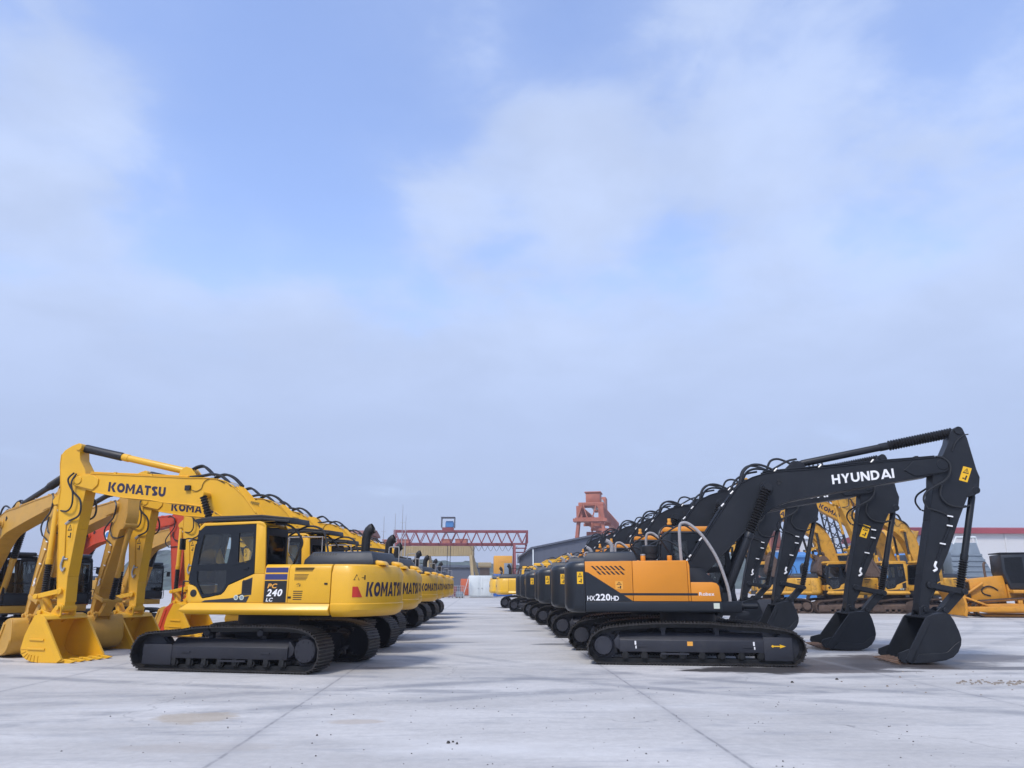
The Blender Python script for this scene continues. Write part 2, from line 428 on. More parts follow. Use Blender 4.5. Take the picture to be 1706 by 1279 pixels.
def running_gear(root, S, near):
    """near: +1 the +y side, -1 the -y side. Two crawler tracks, each with frame, sprocket, idler, rollers."""
    for sd in (1, -1):
        yc = S['track_y'] * sd; w = S['shoe']
        ch = chain(S['track'], yc, w).build('crawler_track', [S.get('chain_m', 'chain'), S.get('link_m', 'chainlink'), S.get('worn_m', 'worn')], root, smooth=0)
        yi, yo = S['track_y'] - .27, S['track_y'] + .23      # frame inner/outer |y|
        x0, x1, z0, z1 = S['fr']                              # side beam
        fb = MB()
        pr = [(yo, z0), (yo, z1), (yo - .17, z1 + .15), (yi, z1 + .15), (yi, z0)]
        fb.prismx([(y * sd, z) for y, z in pr], x0, x1)
        a0, a1, b0, b1 = S['fnose']                           # idler guard
        fb.box(min(a0, a1), max(a0, a1), min((yo - .4) * sd, (yo + .012) * sd), max((yo - .4) * sd, (yo + .012) * sd), b0, b1)
        # rear bracket of the beam towards the sprocket
        fb.prism([(x0 + .005, z0 + .03), (x0 - .10, z0 + .10), (x0 - .13, z1 - .02), (x0 - .02, z1 + .12), (x0 + .005, z1 + .12)],
                 min((yi + .02) * sd, (yo - .04) * sd), max((yi + .02) * sd, (yo - .04) * sd))
        # lifting slots, guards and steps on the beam
        fr = fb.build('track_frame', S.get('frame_m', 'frame'), ch, bevel=.012)
        d = MB()
        for xx in (x0 + .38, x1 - .45):
            d.box(xx, xx + .20, min((yo) * sd, (yo + .02) * sd), max(yo * sd, (yo + .02) * sd), z0 + .11, z0 + .135)
        d.box(x0 + .9, x0 + 1.5, min(yo * sd, (yo + .03) * sd), max(yo * sd, (yo + .03) * sd), z0 - .05, z0 - .015)
        d.each('track_guide', S.get('frame_m', 'frame'), ch)
        sx, sz, sr = S['spr']
        sprocket_mb(sx, sz, (S['track_y'] - .2) * sd if sd > 0 else -(S['track_y'] + .27), (S['track_y'] + .27) if sd > 0 else -(S['track_y'] - .2), disc=sr, out=sd).build('sprocket', S.get('frame_m', 'frame'), ch)
        ix, iz, ir = S['idl']
        MB().lathe((ix, yc - .17, iz), (ix, yc + .17, iz), [(0, ir * .35), (.1, ir * .9), (.25, ir * .9), (.35, ir), (.65, ir), (.75, ir * .9), (.9, ir * .9), (1, ir * .35)], 24).build('idler', S.get('frame_m', 'frame'), ch)
        nr = 8
        rol = None
        for k in range(nr):
            x = x0 + .12 + (x1 - x0 - .2) * k / (nr - 1)
            if rol is None:
                rm = MB().lathe((0, -.22, 0), (0, .22, 0), [(0, .05), (.06, .05), (.08, .085), (.3, .085), (.34, .07), (.66, .07), (.7, .085), (.92, .085), (.94, .05), (1, .05)], 14)
                rm.box(-.05, .05, -.225, -.20, -.02, .11); rm.box(-.05, .05, .20, .225, -.02, .11)
                rol = rm.build('track_roller', S.get('link_m', 'chainlink'), ch)
                o = rol
            else:
                o = rol.copy(); COL.objects.link(o); o.parent = ch
            o.location = (x, yc, z0 - .085)
        for x in S['carr']:
            cb = MB(); zt = S['carr_z']
            cb.lathe((x, yc - .12, zt), (x, yc + .16, zt), [(0, .06), (.4, .06), (.42, .075), (.95, .075), (1, .06)], 12)
            cb.box(x - .045, x + .045, yc - .12, yc - .02, z1 + .10, zt)
            cb.build('carrier_roller', S.get('frame_m', 'frame'), ch)
    cb = MB()
    yi = S['track_y'] - .25
    cb.prismz([(-.75, -.7), (.75, -.7), (.75, .7), (-.75, .7)], .42, .72)
    for sx in (1, -1):
        for sy in (1, -1):
            cb.hexa([(sx * .3, sy * .5, .38), (sx * .8, sy * .5, .38), (sx * .95, sy * yi, .35), (sx * .45, sy * yi, .35),
                     (sx * .3, sy * .5, .74), (sx * .8, sy * .5, .74), (sx * .95, sy * yi, .60), (sx * .45, sy * yi, .60)])
    cb.cyl((0, 0, .7), (0, 0, 1.09), .66, n=28)
    cb.build('swing_ring', S.get('frame_m', 'frame'), root, bevel=.01)

# ------------------------------------------------------------------ cab (on the +y side of every machine)
def cab(root, S, guard=True):
    X = S.get('cab_dx', 0)
    dz = S.get('cab_dz', 0)
    q = lambda l: [(x + X, z + dz * max(0, (z - 1.35) / 1.6)) for x, z in l]
    yo, yi = 1.33, .34
    paint, dark = S['cab_paint'], S['cab_dark']
    # shell: floor, roof, pillars, lower panels
    sh = MB()
    lower = q([(1.19, 1.34), (1.215, 1.70), (1.13, 1.70), (1.03, 1.655), (.97, 1.58), (.90, 1.47), (.85, 1.42), (.70, 1.445), (.42, 1.50), (.35, 1.56), (.27, 1.69), (-.30, 1.92), (-.55, 1.92), (-.55, 1.34)])
    roofp = q([(1.10, 2.84), (1.07, 2.905), (.985, 2.985), (-.33, 3.01), (-.43, 2.98), (-.49, 2.90), (-.48, 2.86), (-.26, 2.955), (.95, 2.925), (1.05, 2.83)])
    rearp = q([(-.26, 2.955), (-.40, 2.975), (-.485, 2.90), (-.55, 1.921), (-.31, 1.921)])
    for y0, y1 in ((yo - .05, yo), (yi, yi + .05)):
        sh.prism(lower, y0, y1); sh.prism(rearp, y0, y1); sh.prism(roofp, y0, y1)
    # roof skin between the two sides and the bottom of the back wall
    sh.prism(q([(1.055, 2.90), (.985, 2.98), (-.33, 3.003), (-.42, 2.975), (-.42, 2.93), (-.3, 2.95), (.95, 2.925)]), yi + .052, yo - .052)
    sh.box(-.545 + X, -.50 + X, yi + .052, yo - .052, 1.35, 1.95 + dz * .3)
    cb = sh.build('cab', paint, root, bevel=.012)
    # dark door frame with three openings, both sides
    dout = q([(1.20, 1.73), (1.09, 2.82), (1.04, 2.85), (.95, 2.92), (-.26, 2.945), (-.30, 1.935), (.28, 1.71), (.36, 1.57), (.43, 1.51), (.70, 1.46), (.86, 1.435), (.90, 1.50), (.97, 1.60), (1.03, 1.672), (1.12, 1.715)])
    w1 = q([(.96, 2.74), (.34, 2.755), (.305, 2.70), (.30, 2.45), (.345, 2.14), (1.035, 2.11), (1.02, 2.35)])
    w2 = q([(1.03, 1.98), (.345, 2.0), (.335, 1.72), (.42, 1.57), (.66, 1.52), (.87, 1.52), (.97, 1.68), (1.025, 1.80)])
    w3 = q([(.13, 2.77), (-.21, 2.775), (-.235, 2.35), (-.20, 2.22), (-.08, 2.15), (.10, 2.16)])
    for y0, y1, nm in ((yo - .062, yo - .006, 'door'), (yi + .006, yi + .062, 'side_frame')):
        dm = MB(); dm.holed(dout, [w1, w2, w3], y0, y1)
        if nm == 'door':
            dm.bar(*[(x, yo - .004, z) for x, z in q([(.20, 2.10), (-.28, 2.22)])], .012, .02)
            dm.box(-.16 + X, -.05 + X, yo - .006, yo + .02, 2.02 + dz * .4, 2.05 + dz * .4)
        do = dm.build(nm, dark, cb)
        ym = (y0 + y1) / 2
        gm = MB()
        for wn in (w1, w2, w3): gm.prism(wn, ym - .004, ym + .004)
        gm.each('window_pane', 'glass', cb, smooth=0)
    # windscreen and front frame
    A, B = q([(1.205, 1.72)])[0], q([(1.085, 2.84)])[0]
    ff = MB()
    for y in (yo - .04, yi + .04): ff.bar((A[0] - .02, y, A[1]), (B[0] - .02, y, B[1]), .06, .05)
    ff.bar((A[0] - .02, yi + .07, A[1]), (A[0] - .02, yo - .07, A[1]), .05); ff.bar((B[0] - .02, yi + .07, B[1]), (B[0] - .02, yo - .07, B[1]), .06)
    mdl = ((A[0] + B[0]) / 2 + .02, (A[1] + B[1]) / 2 - .2)
    ff.bar((mdl[0] - .02, yi + .07, mdl[1]), (mdl[0] - .02, yo - .07, mdl[1]), .03)
    ff.build('front_frame', dark, cb, bevel=.005)
    MB().hexa([(A[0] - .02, yi + .07, A[1]), (A[0] - .012, yi + .07, A[1]), (A[0] - .012, yo - .07, A[1]), (A[0] - .02, yo - .07, A[1]),
               (B[0] - .02, yi + .07, B[1]), (B[0] - .012, yi + .07, B[1]), (B[0] - .012, yo - .07, B[1]), (B[0] - .02, yo - .07, B[1])]).build('windscreen', 'glass', cb, smooth=0)
    fp = MB(); fp.box(A[0] - .05, A[0] - .012, yi + .07, yo - .07, 1.36, A[1] - .03); fp.build('front_panel', paint, cb, bevel=.005)
    # back wall: dark frame with glass
    rm = MB()
    zt = 2.88 + dz
    for y0, y1, z0, z1 in ((yi + .055, yi + .12, 1.96, zt), (yo - .12, yo - .055, 1.96, zt), (yi + .12, yo - .12, 1.96, 2.12), (yi + .12, yo - .12, zt - .16, zt)):
        rm.box(-.515 + X, -.47 + X, y0, y1, z0, z1)
    rm.build('back_frame', dark, cb)
    MB().box(-.50 + X, -.49 + X, yi + .12, yo - .12, 2.12, zt - .16).build('rear_window', 'glass', cb, smooth=0)
    # seat, console and levers
    st = MB()
    st.box(-.15 + X, .38 + X, .58, 1.08, 1.62, 1.76); st.box(-.28 + X, -.12 + X, .60, 1.06, 1.70, 2.42); st.box(-.27 + X, -.15 + X, .70, .96, 2.42, 2.60)
    st.box(-.02 + X, .45 + X, .46, .57, 1.5, 1.92); st.box(-.02 + X, .45 + X, 1.09, 1.19, 1.5, 1.92)
    st.box(-.2 + X, .4 + X, .6, 1.05, 1.40, 1.6)
    st.build('seat', 'interior', cb, bevel=.03)
    fl = MB(); fl.box(-.5 + X, 1.13 + X, yi + .06, yo - .06, 1.355, 1.40)
    for y in (.52, 1.14): fl.tube([(.36 + X, y, 1.9), (.42 + X, y, 2.02), (.41 + X, y, 2.12)], .018)
    fl.box(.78 + X, .98 + X, .38, .6, 1.4, 2.15)
    fl.build('floor', 'interior', cb)
    lp = MB(); c = q([(1.06, 1.53)])[0]
    lp.lathe((c[0], yo - .002, c[1]), (c[0], yo + .012, c[1]), [(0, .075), (.8, .075), (1, .06)], 16); lp.build('vent_cap', 'black', cb)
    if S.get('corner_patch', True):
        dk = MB(); dk.prism(q([(.12, 1.455), (-.28, 1.50), (-.28, 1.85), (-.05, 1.77), (-.055, 1.52), (.02, 1.50)]), yo + .001, yo + .004)
        dk.prism(q([(.86, 1.348), (.78, 1.385), (.30, 1.42), (-.24, 1.475), (-.18, 1.348)]), yo + .001, yo + .004)
        dk.build('dark_decal', 'kgrey', cb, smooth=0)
        gr = MB()
        for k in range(8): gr.box(-.26 + X, -.07 + X, yo + .004, yo + .012, 1.54 + k * .034, 1.556 + k * .034)
        gr.build('cab_grille', 'black', cb)
        rs = MB()
        for x, c_ in ((.06, 0), (-.07, 1)):
            rs.cur = 0; rs.cyl((x + X, yo + .004, 1.445), (x + X, yo + .008, 1.445), .052, n=18)
            rs.cur = 1; rs.cyl((x + X, yo + .008, 1.445), (x + X, yo + .010, 1.445), .034, n=14)
        rs.build('round_sticker', ['stick_w', 'greycab'], cb, smooth=0)
    # grab rail at the front corner, mirror arm and wiper
    hr = MB()
    hr.tube([(1.30 + X, yo - .02, 1.38), (1.33 + X, yo - .01, 1.40), (1.33 + X, yo - .01, 1.74), (1.30 + X, yo - .01, 1.77), (1.22 + X, yo - .02, 1.77)], .016, sub=3)
    hr.tube([(1.22 + X, yo - .03, 1.79), (1.14 + X, yo - .03, 2.55)], .012, smooth=False)
    hr.tube([(1.10 + X, yo + .0, 2.62), (1.25 + X, yo + .05, 2.66), (1.36 + X, yo + .08, 2.64)], .014)
    hr.build('grab_rail', 'black', cb)
    mr = MB(); mr.hexa([(1.33 + X, yo + .03, 2.42), (1.38 + X, yo + .03, 2.42), (1.38 + X, yo + .20, 2.42), (1.33 + X, yo + .20, 2.42), (1.35 + X, yo + .03, 2.66), (1.39 + X, yo + .03, 2.66), (1.39 + X, yo + .20, 2.66), (1.35 + X, yo + .20, 2.66)])
    mr.build('mirror', 'black', cb, bevel=.015)
    if guard:
        g = MB()
        g.prism(q([(1.29, 3.05), (1.22, 3.085), (.80, 3.135), (-.33, 3.148), (-1.0, 3.08), (-1.03, 2.96), (-.99, 2.955), (-.95, 3.035), (-.33, 3.09), (.80, 3.07), (1.17, 2.99)]), yi + .05, yo - .06)
        g.prism(q([(1.27, 3.045), (1.14, 2.97), (.9, 3.02), (-.35, 3.035), (-1.0, 2.975), (-1.0, 3.03), (-.33, 3.088), (.8, 3.068)]), yo - .058, yo - .03)
        g.prism(q([(1.27, 3.045), (1.14, 2.97), (.9, 3.02), (-.35, 3.035), (-1.0, 2.975), (-1.0, 3.03), (-.33, 3.088), (.8, 3.068)]), yi + .03, yi + .048)
        g.build('roof_guard', 'black', cb, bevel=.008)
        lm = MB()
        lm.prism(q([(1.14, 2.99), (1.05, 3.02), (.86, 3.02), (.84, 2.99)]), yo - .25, yo - .08)
        lm.build('work_lamp', 'orangev', cb, bevel=.01)
    else:
        rb = MB(); rb.prism(q([(1.10, 2.99), (1.07, 3.09), (.98, 3.12), (-.35, 3.13), (-.46, 3.10), (-.47, 3.0), (-.40, 2.99)]), yi + .06, yo - .06)
        rb.build('roof', S.get('roof_paint', paint), cb, bevel=.02)
    return cb

# ------------------------------------------------------------------ bucket / stick / boom
def flanged(mb, prof, hw, t=.02, core=.03):
    """box beam: core between side plates, flange plates proud of it"""
    mb.prism(prof, -hw, hw)

def bucket(root, S, xf, mat_, ref):
    """ref: dict with outer curve from lip to hinge, opening points, half width"""
    hw = ref['hw']; cur = ref['curve']; t = .035
    # shell
    c = Vector((sum(p[0] for p in cur) / len(cur), sum(p[1] for p in cur) / len(cur)))
    inner = []
    for i, p in enumerate(cur):
        a = Vector(cur[max(i - 1, 0)]); b = Vector(cur[min(i + 1, len(cur) - 1)]); d = (b - a).normalized()
        n = Vector((-d.y, d.x)); n = n if n.dot(c - Vector(p)) > 0 else -n
        inner.append(tuple(Vector(p) + n * t))
    sh = MB(xf); n = len(cur)
    for y0, y1 in ((-hw + .034, hw - .034),):
        vs = [(x, y0, z) for x, z in cur] + [(x, y1, z) for x, z in cur] + [(x, y0, z) for x, z in inner] + [(x, y1, z) for x, z in inner]
        fs = []
        for i in range(n - 1):
            fs += [(i, i + 1, n + i + 1, n + i), (2 * n + i, 3 * n + i, 3 * n + i + 1, 2 * n + i + 1),
                   (i, 2 * n + i, 2 * n + i + 1, i + 1), (n + i, n + i + 1, 3 * n + i + 1, 3 * n + i)]
        fs += [(0, n, 3 * n, 2 * n), (n - 1, 3 * n - 1, 4 * n - 1, 2 * n - 1)]
        sh.add(vs, fs)
    # side plates
    for y0, y1 in ((hw - .034, hw), (-hw, -hw + .034)): sh.prism(cur, y0, y1)
    # lip plate and top cross bar
    L = cur[0]; A = ref['top']
    bk = sh.build('bucket', mat_, root, bevel=.006, segs=1, smooth=40)
    # stiffeners on the side plates
    sd = MB(xf)
    for s in (1, -1):
        y0, y1 = sorted((s * hw, s * (hw + .03)))
        A1, B1 = Vector(cur[0]), Vector(cur[-1]); d = (B1 - A1).normalized(); nn = Vector((-d.y, d.x))
        nn = nn if nn.dot(c - A1) > 0 else -nn
        q0, q1 = A1 + d * .05, B1 - d * .03
        sd.prism([tuple(q0), tuple(q1), tuple(q1 + nn * .11), tuple(q0 + nn * .13)], y0, y1)
        for px, pz, w in ref.get('bars', ()):
            sd.prism([(px - w / 2, pz - .03), (px + w / 2, pz - .02), (px + w / 2, pz + .02), (px - w / 2, pz + .01)], y0, y1)
        for (ax, az), (bx, bz) in ref.get('ticks', ()):
            d2 = Vector((bx - ax, bz - az)).normalized(); n2 = Vector((-d2.y, d2.x)) * .008
            sd.prism([(ax + n2.x, az + n2.y), (bx + n2.x, bz + n2.y), (bx - n2.x, bz - n2.y), (ax - n2.x, az - n2.y)], *sorted((s * hw, s * (hw + .015))))
    sd.each('wear_bar', mat_, bk, bevel=.004, segs=1)
    # hinge ears
    er = MB(xf)
    for y in (-.24, .20):
        er.prism(ref['ear'], y, y + .04)
    for p in ref['pins']: er.cyl((p[0], -.30, p[1]), (p[0], .30, p[1]), .055, n=14)
    er.build('hinge_ear', mat_, bk, bevel=.006, segs=1)
    # teeth
    Lx, Lz = cur[0]; d = Vector(ref['tooth']); d.normalize(); nn = Vector((-d.y, d.x))
    for k in range(5):
        y = -hw + .1 + (2 * hw - .2) * k / 4
        tb = MB(xf); a = Vector((Lx, Lz)) - d * .10
        tl = ref.get('tl', .26)
        p = [a - d * .02 + nn * .075, a + d * .14 + nn * .075, a + d * (.10 + tl) + nn * .0, a + d * (.10 + tl) - nn * .015, a + d * .14 - nn * .035, a - d * .02 - nn * .035]
        tb.prism([tuple(v) for v in p], y - .05, y + .05)
        tb.build('tooth', ref.get('tooth_m', mat_), bk, bevel=.008, segs=1)
    sc = MB(xf)
    if ref.get('cutter'):
        for s in (1, -1):
            a = Vector((Lx, Lz)); up = (Vector(cur[-1]) - a).normalized(); ou = Vector((up.y, -up.x)); ou = ou if ou.dot(c - a) < 0 else -ou
            p = [a - up * .03, a + ou * .13 + up * .0, a + ou * .17 + up * .10, a + ou * .02 + up * .30, a - ou * .05 + up * .33, a - ou * .05]
            sc.prism([tuple(v) for v in p], *sorted((s * (hw - .03), s * (hw + .018))))
    sc.each('side_cutter', mat_, bk, bevel=.004, segs=1)
    return bk

def hydraulic(root, name, xf0, base, rod, xf1, r, mats, boot=.45, boot_r=None, y=0, rings=16, pin=None, wrap=False):
    """cylinder from base (frame xf0) to rod end (frame xf1); straight line between both points after posing"""
    a = Vector(xf0((base[0], y, base[1])) if xf0 else (base[0], y, base[1]))
    b = Vector(xf1((rod[0], y, rod[1])) if xf1 else (rod[0], y, rod[1]))
    k = a.lerp(b, 1 - boot); k0 = a.lerp(b, .04); kk = a.lerp(b, .985)
    mb = MB(); Lb = (k - k0).length
    mb.lathe(k0, k, [(0, r * .8), (.03, r), (.90, r), (.905, r * 1.14), (.985, r * 1.14), (1, r)], 16)
    mb.cyl(a - Vector((0, r * 1.1, 0)), a + Vector((0, r * 1.1, 0)), r * 1.15, n=14)
    cy = mb.build(name, mats[0], root, smooth=40)
    bt = MB()
    if wrap: bt.lathe(k, kk, [(0, (boot_r or r) * .9), (.03, boot_r or r), (.5, (boot_r or r) * .96), (.97, boot_r or r), (1, (boot_r or r) * .7)], 12)
    else: bt.bellows(k, kk, boot_r or r * 1.2, rings)
    bt.build('bellows_boot' if not wrap else 'rod_wrap', mats[1], cy, smooth=30 if not wrap else 40)
    rd = MB(); rd.cyl(k, b, r * .55, n=12); rd.cur = 1; rd.cyl(b - Vector((0, r * 1.1, 0)), b + Vector((0, r * 1.1, 0)), r * .95, n=14)
    rd.build('rod', [mats[2], mats[0]], cy)
    return cy

# ------------------------------------------------------------------ counterweights
def cw_outline(half): return half + [(x, -y) for x, y in half[::-1] if abs(y) > 1e-6]
def counterweight(root, half, rings, m, bevel=0):
    xf0 = half[0][0]; W = half[0][1]; full = cw_outline(half)
    rs = []
    for z, i in rings:
        r = []
        for x, y in full:
            k = min(1, (xf0 - x) / .45)
            r.append((x + i * k, y * (1 - i / W), z))
        rs.append(r)
    mb = MB(); mb.rings(rs)
    return mb.build('counterweight', m, root, smooth=32)
def arc_text(mb, key, half, s0, w, z, h, off=.004, inset=.015):
    """lettering that follows the curved back of the counterweight; s measured from the start of the outline"""
    W = half[0][1]; xf0 = half[0][0]
    P = []
    for x, y in cw_outline(half):
        k = min(1, (xf0 - x) / .45); P.append(Vector((x + inset * k, y * (1 - inset / W))))
    L = [0]
    for a, b in zip(P, P[1:]): L.append(L[-1] + (b - a).length)
    def at(s):
        s = max(0, min(L[-1] - 1e-4, s)); k = 0
        while L[k + 1] < s: k += 1
        d = (P[k + 1] - P[k]).normalized(); p = P[k] + d * (s - L[k]); n = Vector((d.y, -d.x))
        if n.x * 1 + n.y * p.y * .2 > 0 and n.x > 0: n = -n
        if n.dot(p - Vector((0, 0))) < 0: n = -n
        return p + n * off
    vs, fs = TXT[key] if isinstance(key[0], str) else key
    # subdivide wide faces along u so that they bend with the surface
    out = []
    for u, v in vs:
        p = at(s0 + u * w); out.append((p.x, p.y, z + v * h))
    mb.add(out, fs)

KH = [(-2.06, 1.36), (-2.36, 1.36), (-2.49, 1.34), (-2.60, 1.27), (-2.68, 1.16), (-2.76, 1.0), (-2.86, .75), (-2.96, .42), (-3.0, .15), (-3.01, 0)]
HH = [(-2.385, 1.35), (-2.58, 1.345), (-2.70, 1.29), (-2.79, 1.18), (-2.84, 1.05), (-2.89, .7), (-2.92, .3), (-2.93, 0)]
RECT = (([(0, 0), (1, 0), (1, 1), (0, 1)]), [(0, 1, 2, 3)])

# ------------------------------------------------------------------ front equipment, yellow machines
def poses(foot, tip, pin, pose):
    a, b, g = [R(v) for v in pose[:3]]; kf = pose[3] if len(pose) > 3 else 1
    def B(p): q = rot2((foot[0] + (p[0] - foot[0]) * kf, foot[1] + (p[2] - foot[1]) * kf), foot, a); return (q[0], p[1] * (1 + (kf - 1) * .6), q[1])
    def St(p): q = rot2((p[0], p[2]), tip, b); return B((q[0], p[1], q[1]))
    def K(p): q = rot2((p[0], p[2]), pin, g); return St((q[0], p[1], q[1]))
    if pose == (0, 0, 0): return None, None, None
    return B, St, K

def front_k(root, S, pose=(0, 0, 0)):
    P = S['paint']; text = S.get('boom_text')
    xB, xS, xK = poses((-.25, 1.95), (5.28, 4.18), (5.30, 1.17), pose)
    bp = [(5.25, 4.33), (4.98, 4.336), (3.306, 4.225), (2.276, 4.153), (1.81, 4.14), (1.494, 4.10), (1.25, 4.03), (1.03, 3.89), (.776, 3.68), (.432, 3.29),
          (-.40, 2.15), (-.44, 1.98), (-.36, 1.83), (-.20, 1.78), (-.04, 1.85), (.45, 2.42), (.95, 2.95), (1.30, 3.24), (1.55, 3.38), (1.80, 3.465), (2.25, 3.53), (2.846, 3.585), (3.225, 3.654), (4.02, 3.732), (4.85, 3.886),
          (5.26, 4.0), (5.40, 4.06), (5.46, 4.17), (5.42, 4.28), (5.34, 4.33)]
    mb = MB(xB); mb.prism(bp, -.20, .20)
    # top and bottom plates stand proud of the side plates
    for seg in (bp[1:10], bp[15:25]):
        for i in range(len(seg) - 1):
            (x0, z0), (x1, z1) = seg[i], seg[i + 1]
            d = Vector((x1 - x0, z1 - z0)).normalized(); n = Vector((-d.y, d.x)) * .012
            mb.prism([(x0 - n.x, z0 - n.y), (x1 - n.x, z1 - n.y), (x1 + n.x, z1 + n.y), (x0 + n.x, z0 + n.y)], -.222, .222)
    # tip boss plates and foot boss
    mb.cyl((5.28, -.26, 4.18), (5.28, .26, 4.18), .10, n=18)
    mb.prism([(5.42, 4.28), (5.46, 4.17), (5.40, 4.06), (4.85, 3.93), (4.72, 4.05), (4.72, 4.2), (4.9, 4.30)], .2, .235)
    mb.prism([(5.42, 4.28), (5.46, 4.17), (5.40, 4.06), (4.85, 3.93), (4.72, 4.05), (4.72, 4.2), (4.9, 4.30)], -.235, -.2)
    mb.cyl((-.25, -.30, 1.96), (-.25, .30, 1.96), .13, n=16)
    mb.cyl((1.70, -.5, 3.72), (1.70, .5, 3.72), .075, n=14)
    for s in (-1, 1): mb.prism([(2.62, 4.16), (2.55, 4.36), (2.42, 4.44), (2.28, 4.40), (2.10, 4.20), (2.08, 4.13)], s * .13 - .02, s * .13 + .02)
    boom = mb.build('boom', P, root, bevel=.008, segs=1, smooth=30)
    # hoses and pipes on the boom
    hm = MB(xB)
    for y in (.10, .03): hm.tube([(2.30, y, 4.36), (2.16, y, 4.41 + y * .2), (2.0, y, 4.43 + y * .2), (1.86, y, 4.36), (1.70, y, 4.22)], .028)
    for y in (.19, .11): hm.tube([(2.25, y, 4.18), (1.93, y, 4.20), (1.71, y, 4.23), (1.49, y, 4.20), (1.31, y, 4.09), (1.13, y, 3.93)], .026)
    for y in (-.05, -.14): hm.tube([(1.75, y, 4.18), (1.5, y, 4.25), (1.25, y, 4.16), (1.02, y, 3.96)], .028)
    hm.each('boom_hose', 'hose', boom)
    pm = MB(xB)
    for i, y in enumerate((.19, .11, .03, -.05, -.14)):
        pm.tube([(1.15, y, 3.96), (1.02, y, 3.93), (.80, y, 3.73), (.42, y, 3.31), (-.3, y, 2.34)], .02, smooth=False)
    for y in (.17, .08): pm.tube([(2.3, y, 4.19), (3.3, y, 4.262), (5.0, y, 4.372)], .018, smooth=False)
    for x, z in ((3.3, 4.25), (4.3, 4.32), (.62, 3.54), (.1, 2.88)): pm.box(x - .03, x + .03, -.18, .21, z - .02, z + .03)
    pm.build('boom_pipe', P, boom)
    fm = MB(xB)
    for y in (.19, .11): fm.tube([(1.19, y, 3.99), (1.08, y, 3.97), (1.0, y, 3.91)], .026, smooth=False)
    fm.each('hose_fitting', 'steel', boom)
    lm = MB(xB); lm.box(2.18, 2.31, .205, .26, 3.85, 3.97); lm.tube([(2.14, .23, 3.86), (2.02, .215, 3.83), (1.9, .215, 3.89), (1.87, .215, 3.99), (1.8, .215, 4.08), (1.6, .215, 4.13), (1.3, .215, 4.0)], .008)
    lm.build('work_lamp', 'black', boom)
    if text:
        for sd in (1, -1):
            tm = MB(xB); y = sd * .2035
            if sd > 0: put_text(tm, text, (4.43, y, 3.885), 1.62, .235, (-1.579, 0, -.17), (.12, 0, 1))
            else: put_text(tm, text, (2.83, y, 3.71), 1.62, .235, (1.579, 0, .17), (.12, 0, 1))
            tm.build('boom_lettering', S.get('text_m', 'navy'), boom, smooth=0)
    # stick
    sp = [(5.44, 5.10), (5.56, 5.095), (5.67, 5.058), (5.86, 4.95), (5.935, 4.85), (5.93, 4.6), (5.87, 4.3), (5.80, 3.97), (5.81, 3.70), (5.77, 3.4), (5.688, 3.02), (5.50, 1.75), (5.452, 1.453), (5.41, 1.15), (5.33, 1.06), (5.22, 1.10),
          (5.20, 1.3), (5.235, 1.89), (5.171, 3.01), (5.11, 3.70), (5.09, 3.95), (5.13, 4.25), (5.20, 4.45), (5.38, 4.70), (5.42, 4.9), (5.37, 5.03)]
    mb = MB(xS); mb.prism(sp, -.165, .165)
    for seg in (sp[16:22], sp[4:13]):
        for i in range(len(seg) - 1):
            (x0, z0), (x1, z1) = seg[i], seg[i + 1]; d = Vector((x1 - x0, z1 - z0)).normalized(); n = Vector((-d.y, d.x)) * .01
            mb.prism([(x0 - n.x, z0 - n.y), (x1 - n.x, z1 - n.y), (x1 + n.x, z1 + n.y), (x0 + n.x, z0 + n.y)], -.18, .18)
    mb.cyl((5.45, -.20, 5.02), (5.45, .20, 5.02), .09, n=14)
    mb.cyl((5.30, -.21, 1.17), (5.30, .21, 1.17), .10, n=16)
    mb.cyl((5.37, -.24, 1.55), (5.37, .24, 1.55), .075, n=14)
    mb.prism([(5.82, 3.95), (6.02, 3.78), (6.06, 3.68), (6.0, 3.60), (5.9, 3.62), (5.80, 3.45)], -.09, -.06); mb.prism([(5.82, 3.95), (6.02, 3.78), (6.06, 3.68), (6.0, 3.60), (5.9, 3.62), (5.80, 3.45)], .06, .09)
    stick = mb.build('stick', P, root, bevel=.008, segs=1, smooth=30)
    hm = MB(xS)
    for s in (1, -1):
        y = s * .27
        hm.tube([(5.42, y * .9, 4.36), (5.54, y, 4.19), (5.36, y, 3.91), (5.14, y * .95, 3.71), (5.07, y * .95, 3.48), (5.13, y * .9, 3.30), (5.40, y * .72, 3.20)], .024)
        hm.tube([(5.35, y * .9, 4.34), (5.41, y * 1.1, 4.11), (5.32, y * 1.1, 3.83), (5.33, y, 3.56), (5.48, y * .85, 3.43), (5.80, y * .45, 3.47)], .022)
    hm.each('stick_hose', 'hose', stick)
    fm = MB(xS)
    fm.cyl((5.70, .11, 3.47), (5.84, .09, 3.47), .04, n=8); fm.cyl((5.38, .18, 3.21), (5.50, .17, 3.12), .035, n=8)
    fm.tube([(5.40, .19, 2.36), (5.44, .2, 2.15), (5.38, .2, 2.02), (5.34, .19, 2.1)], .024); fm.cyl((5.30, .18, 2.30), (5.42, .18, 2.30), .02, n=8)
    fm.each('hose_fitting', 'steel', stick)
    pm = MB(xS); pm.tube([(5.49, .185, 3.12), (5.40, .185, 2.36)], .016, smooth=False)
    pm.build('stick_pipe', P, stick)
    warn_sticker('safety_sticker', stick, (5.44, .166, 2.74), .18, .40, (-1, 0, .05), (.05, 0, 1), xf=xS, back=P)
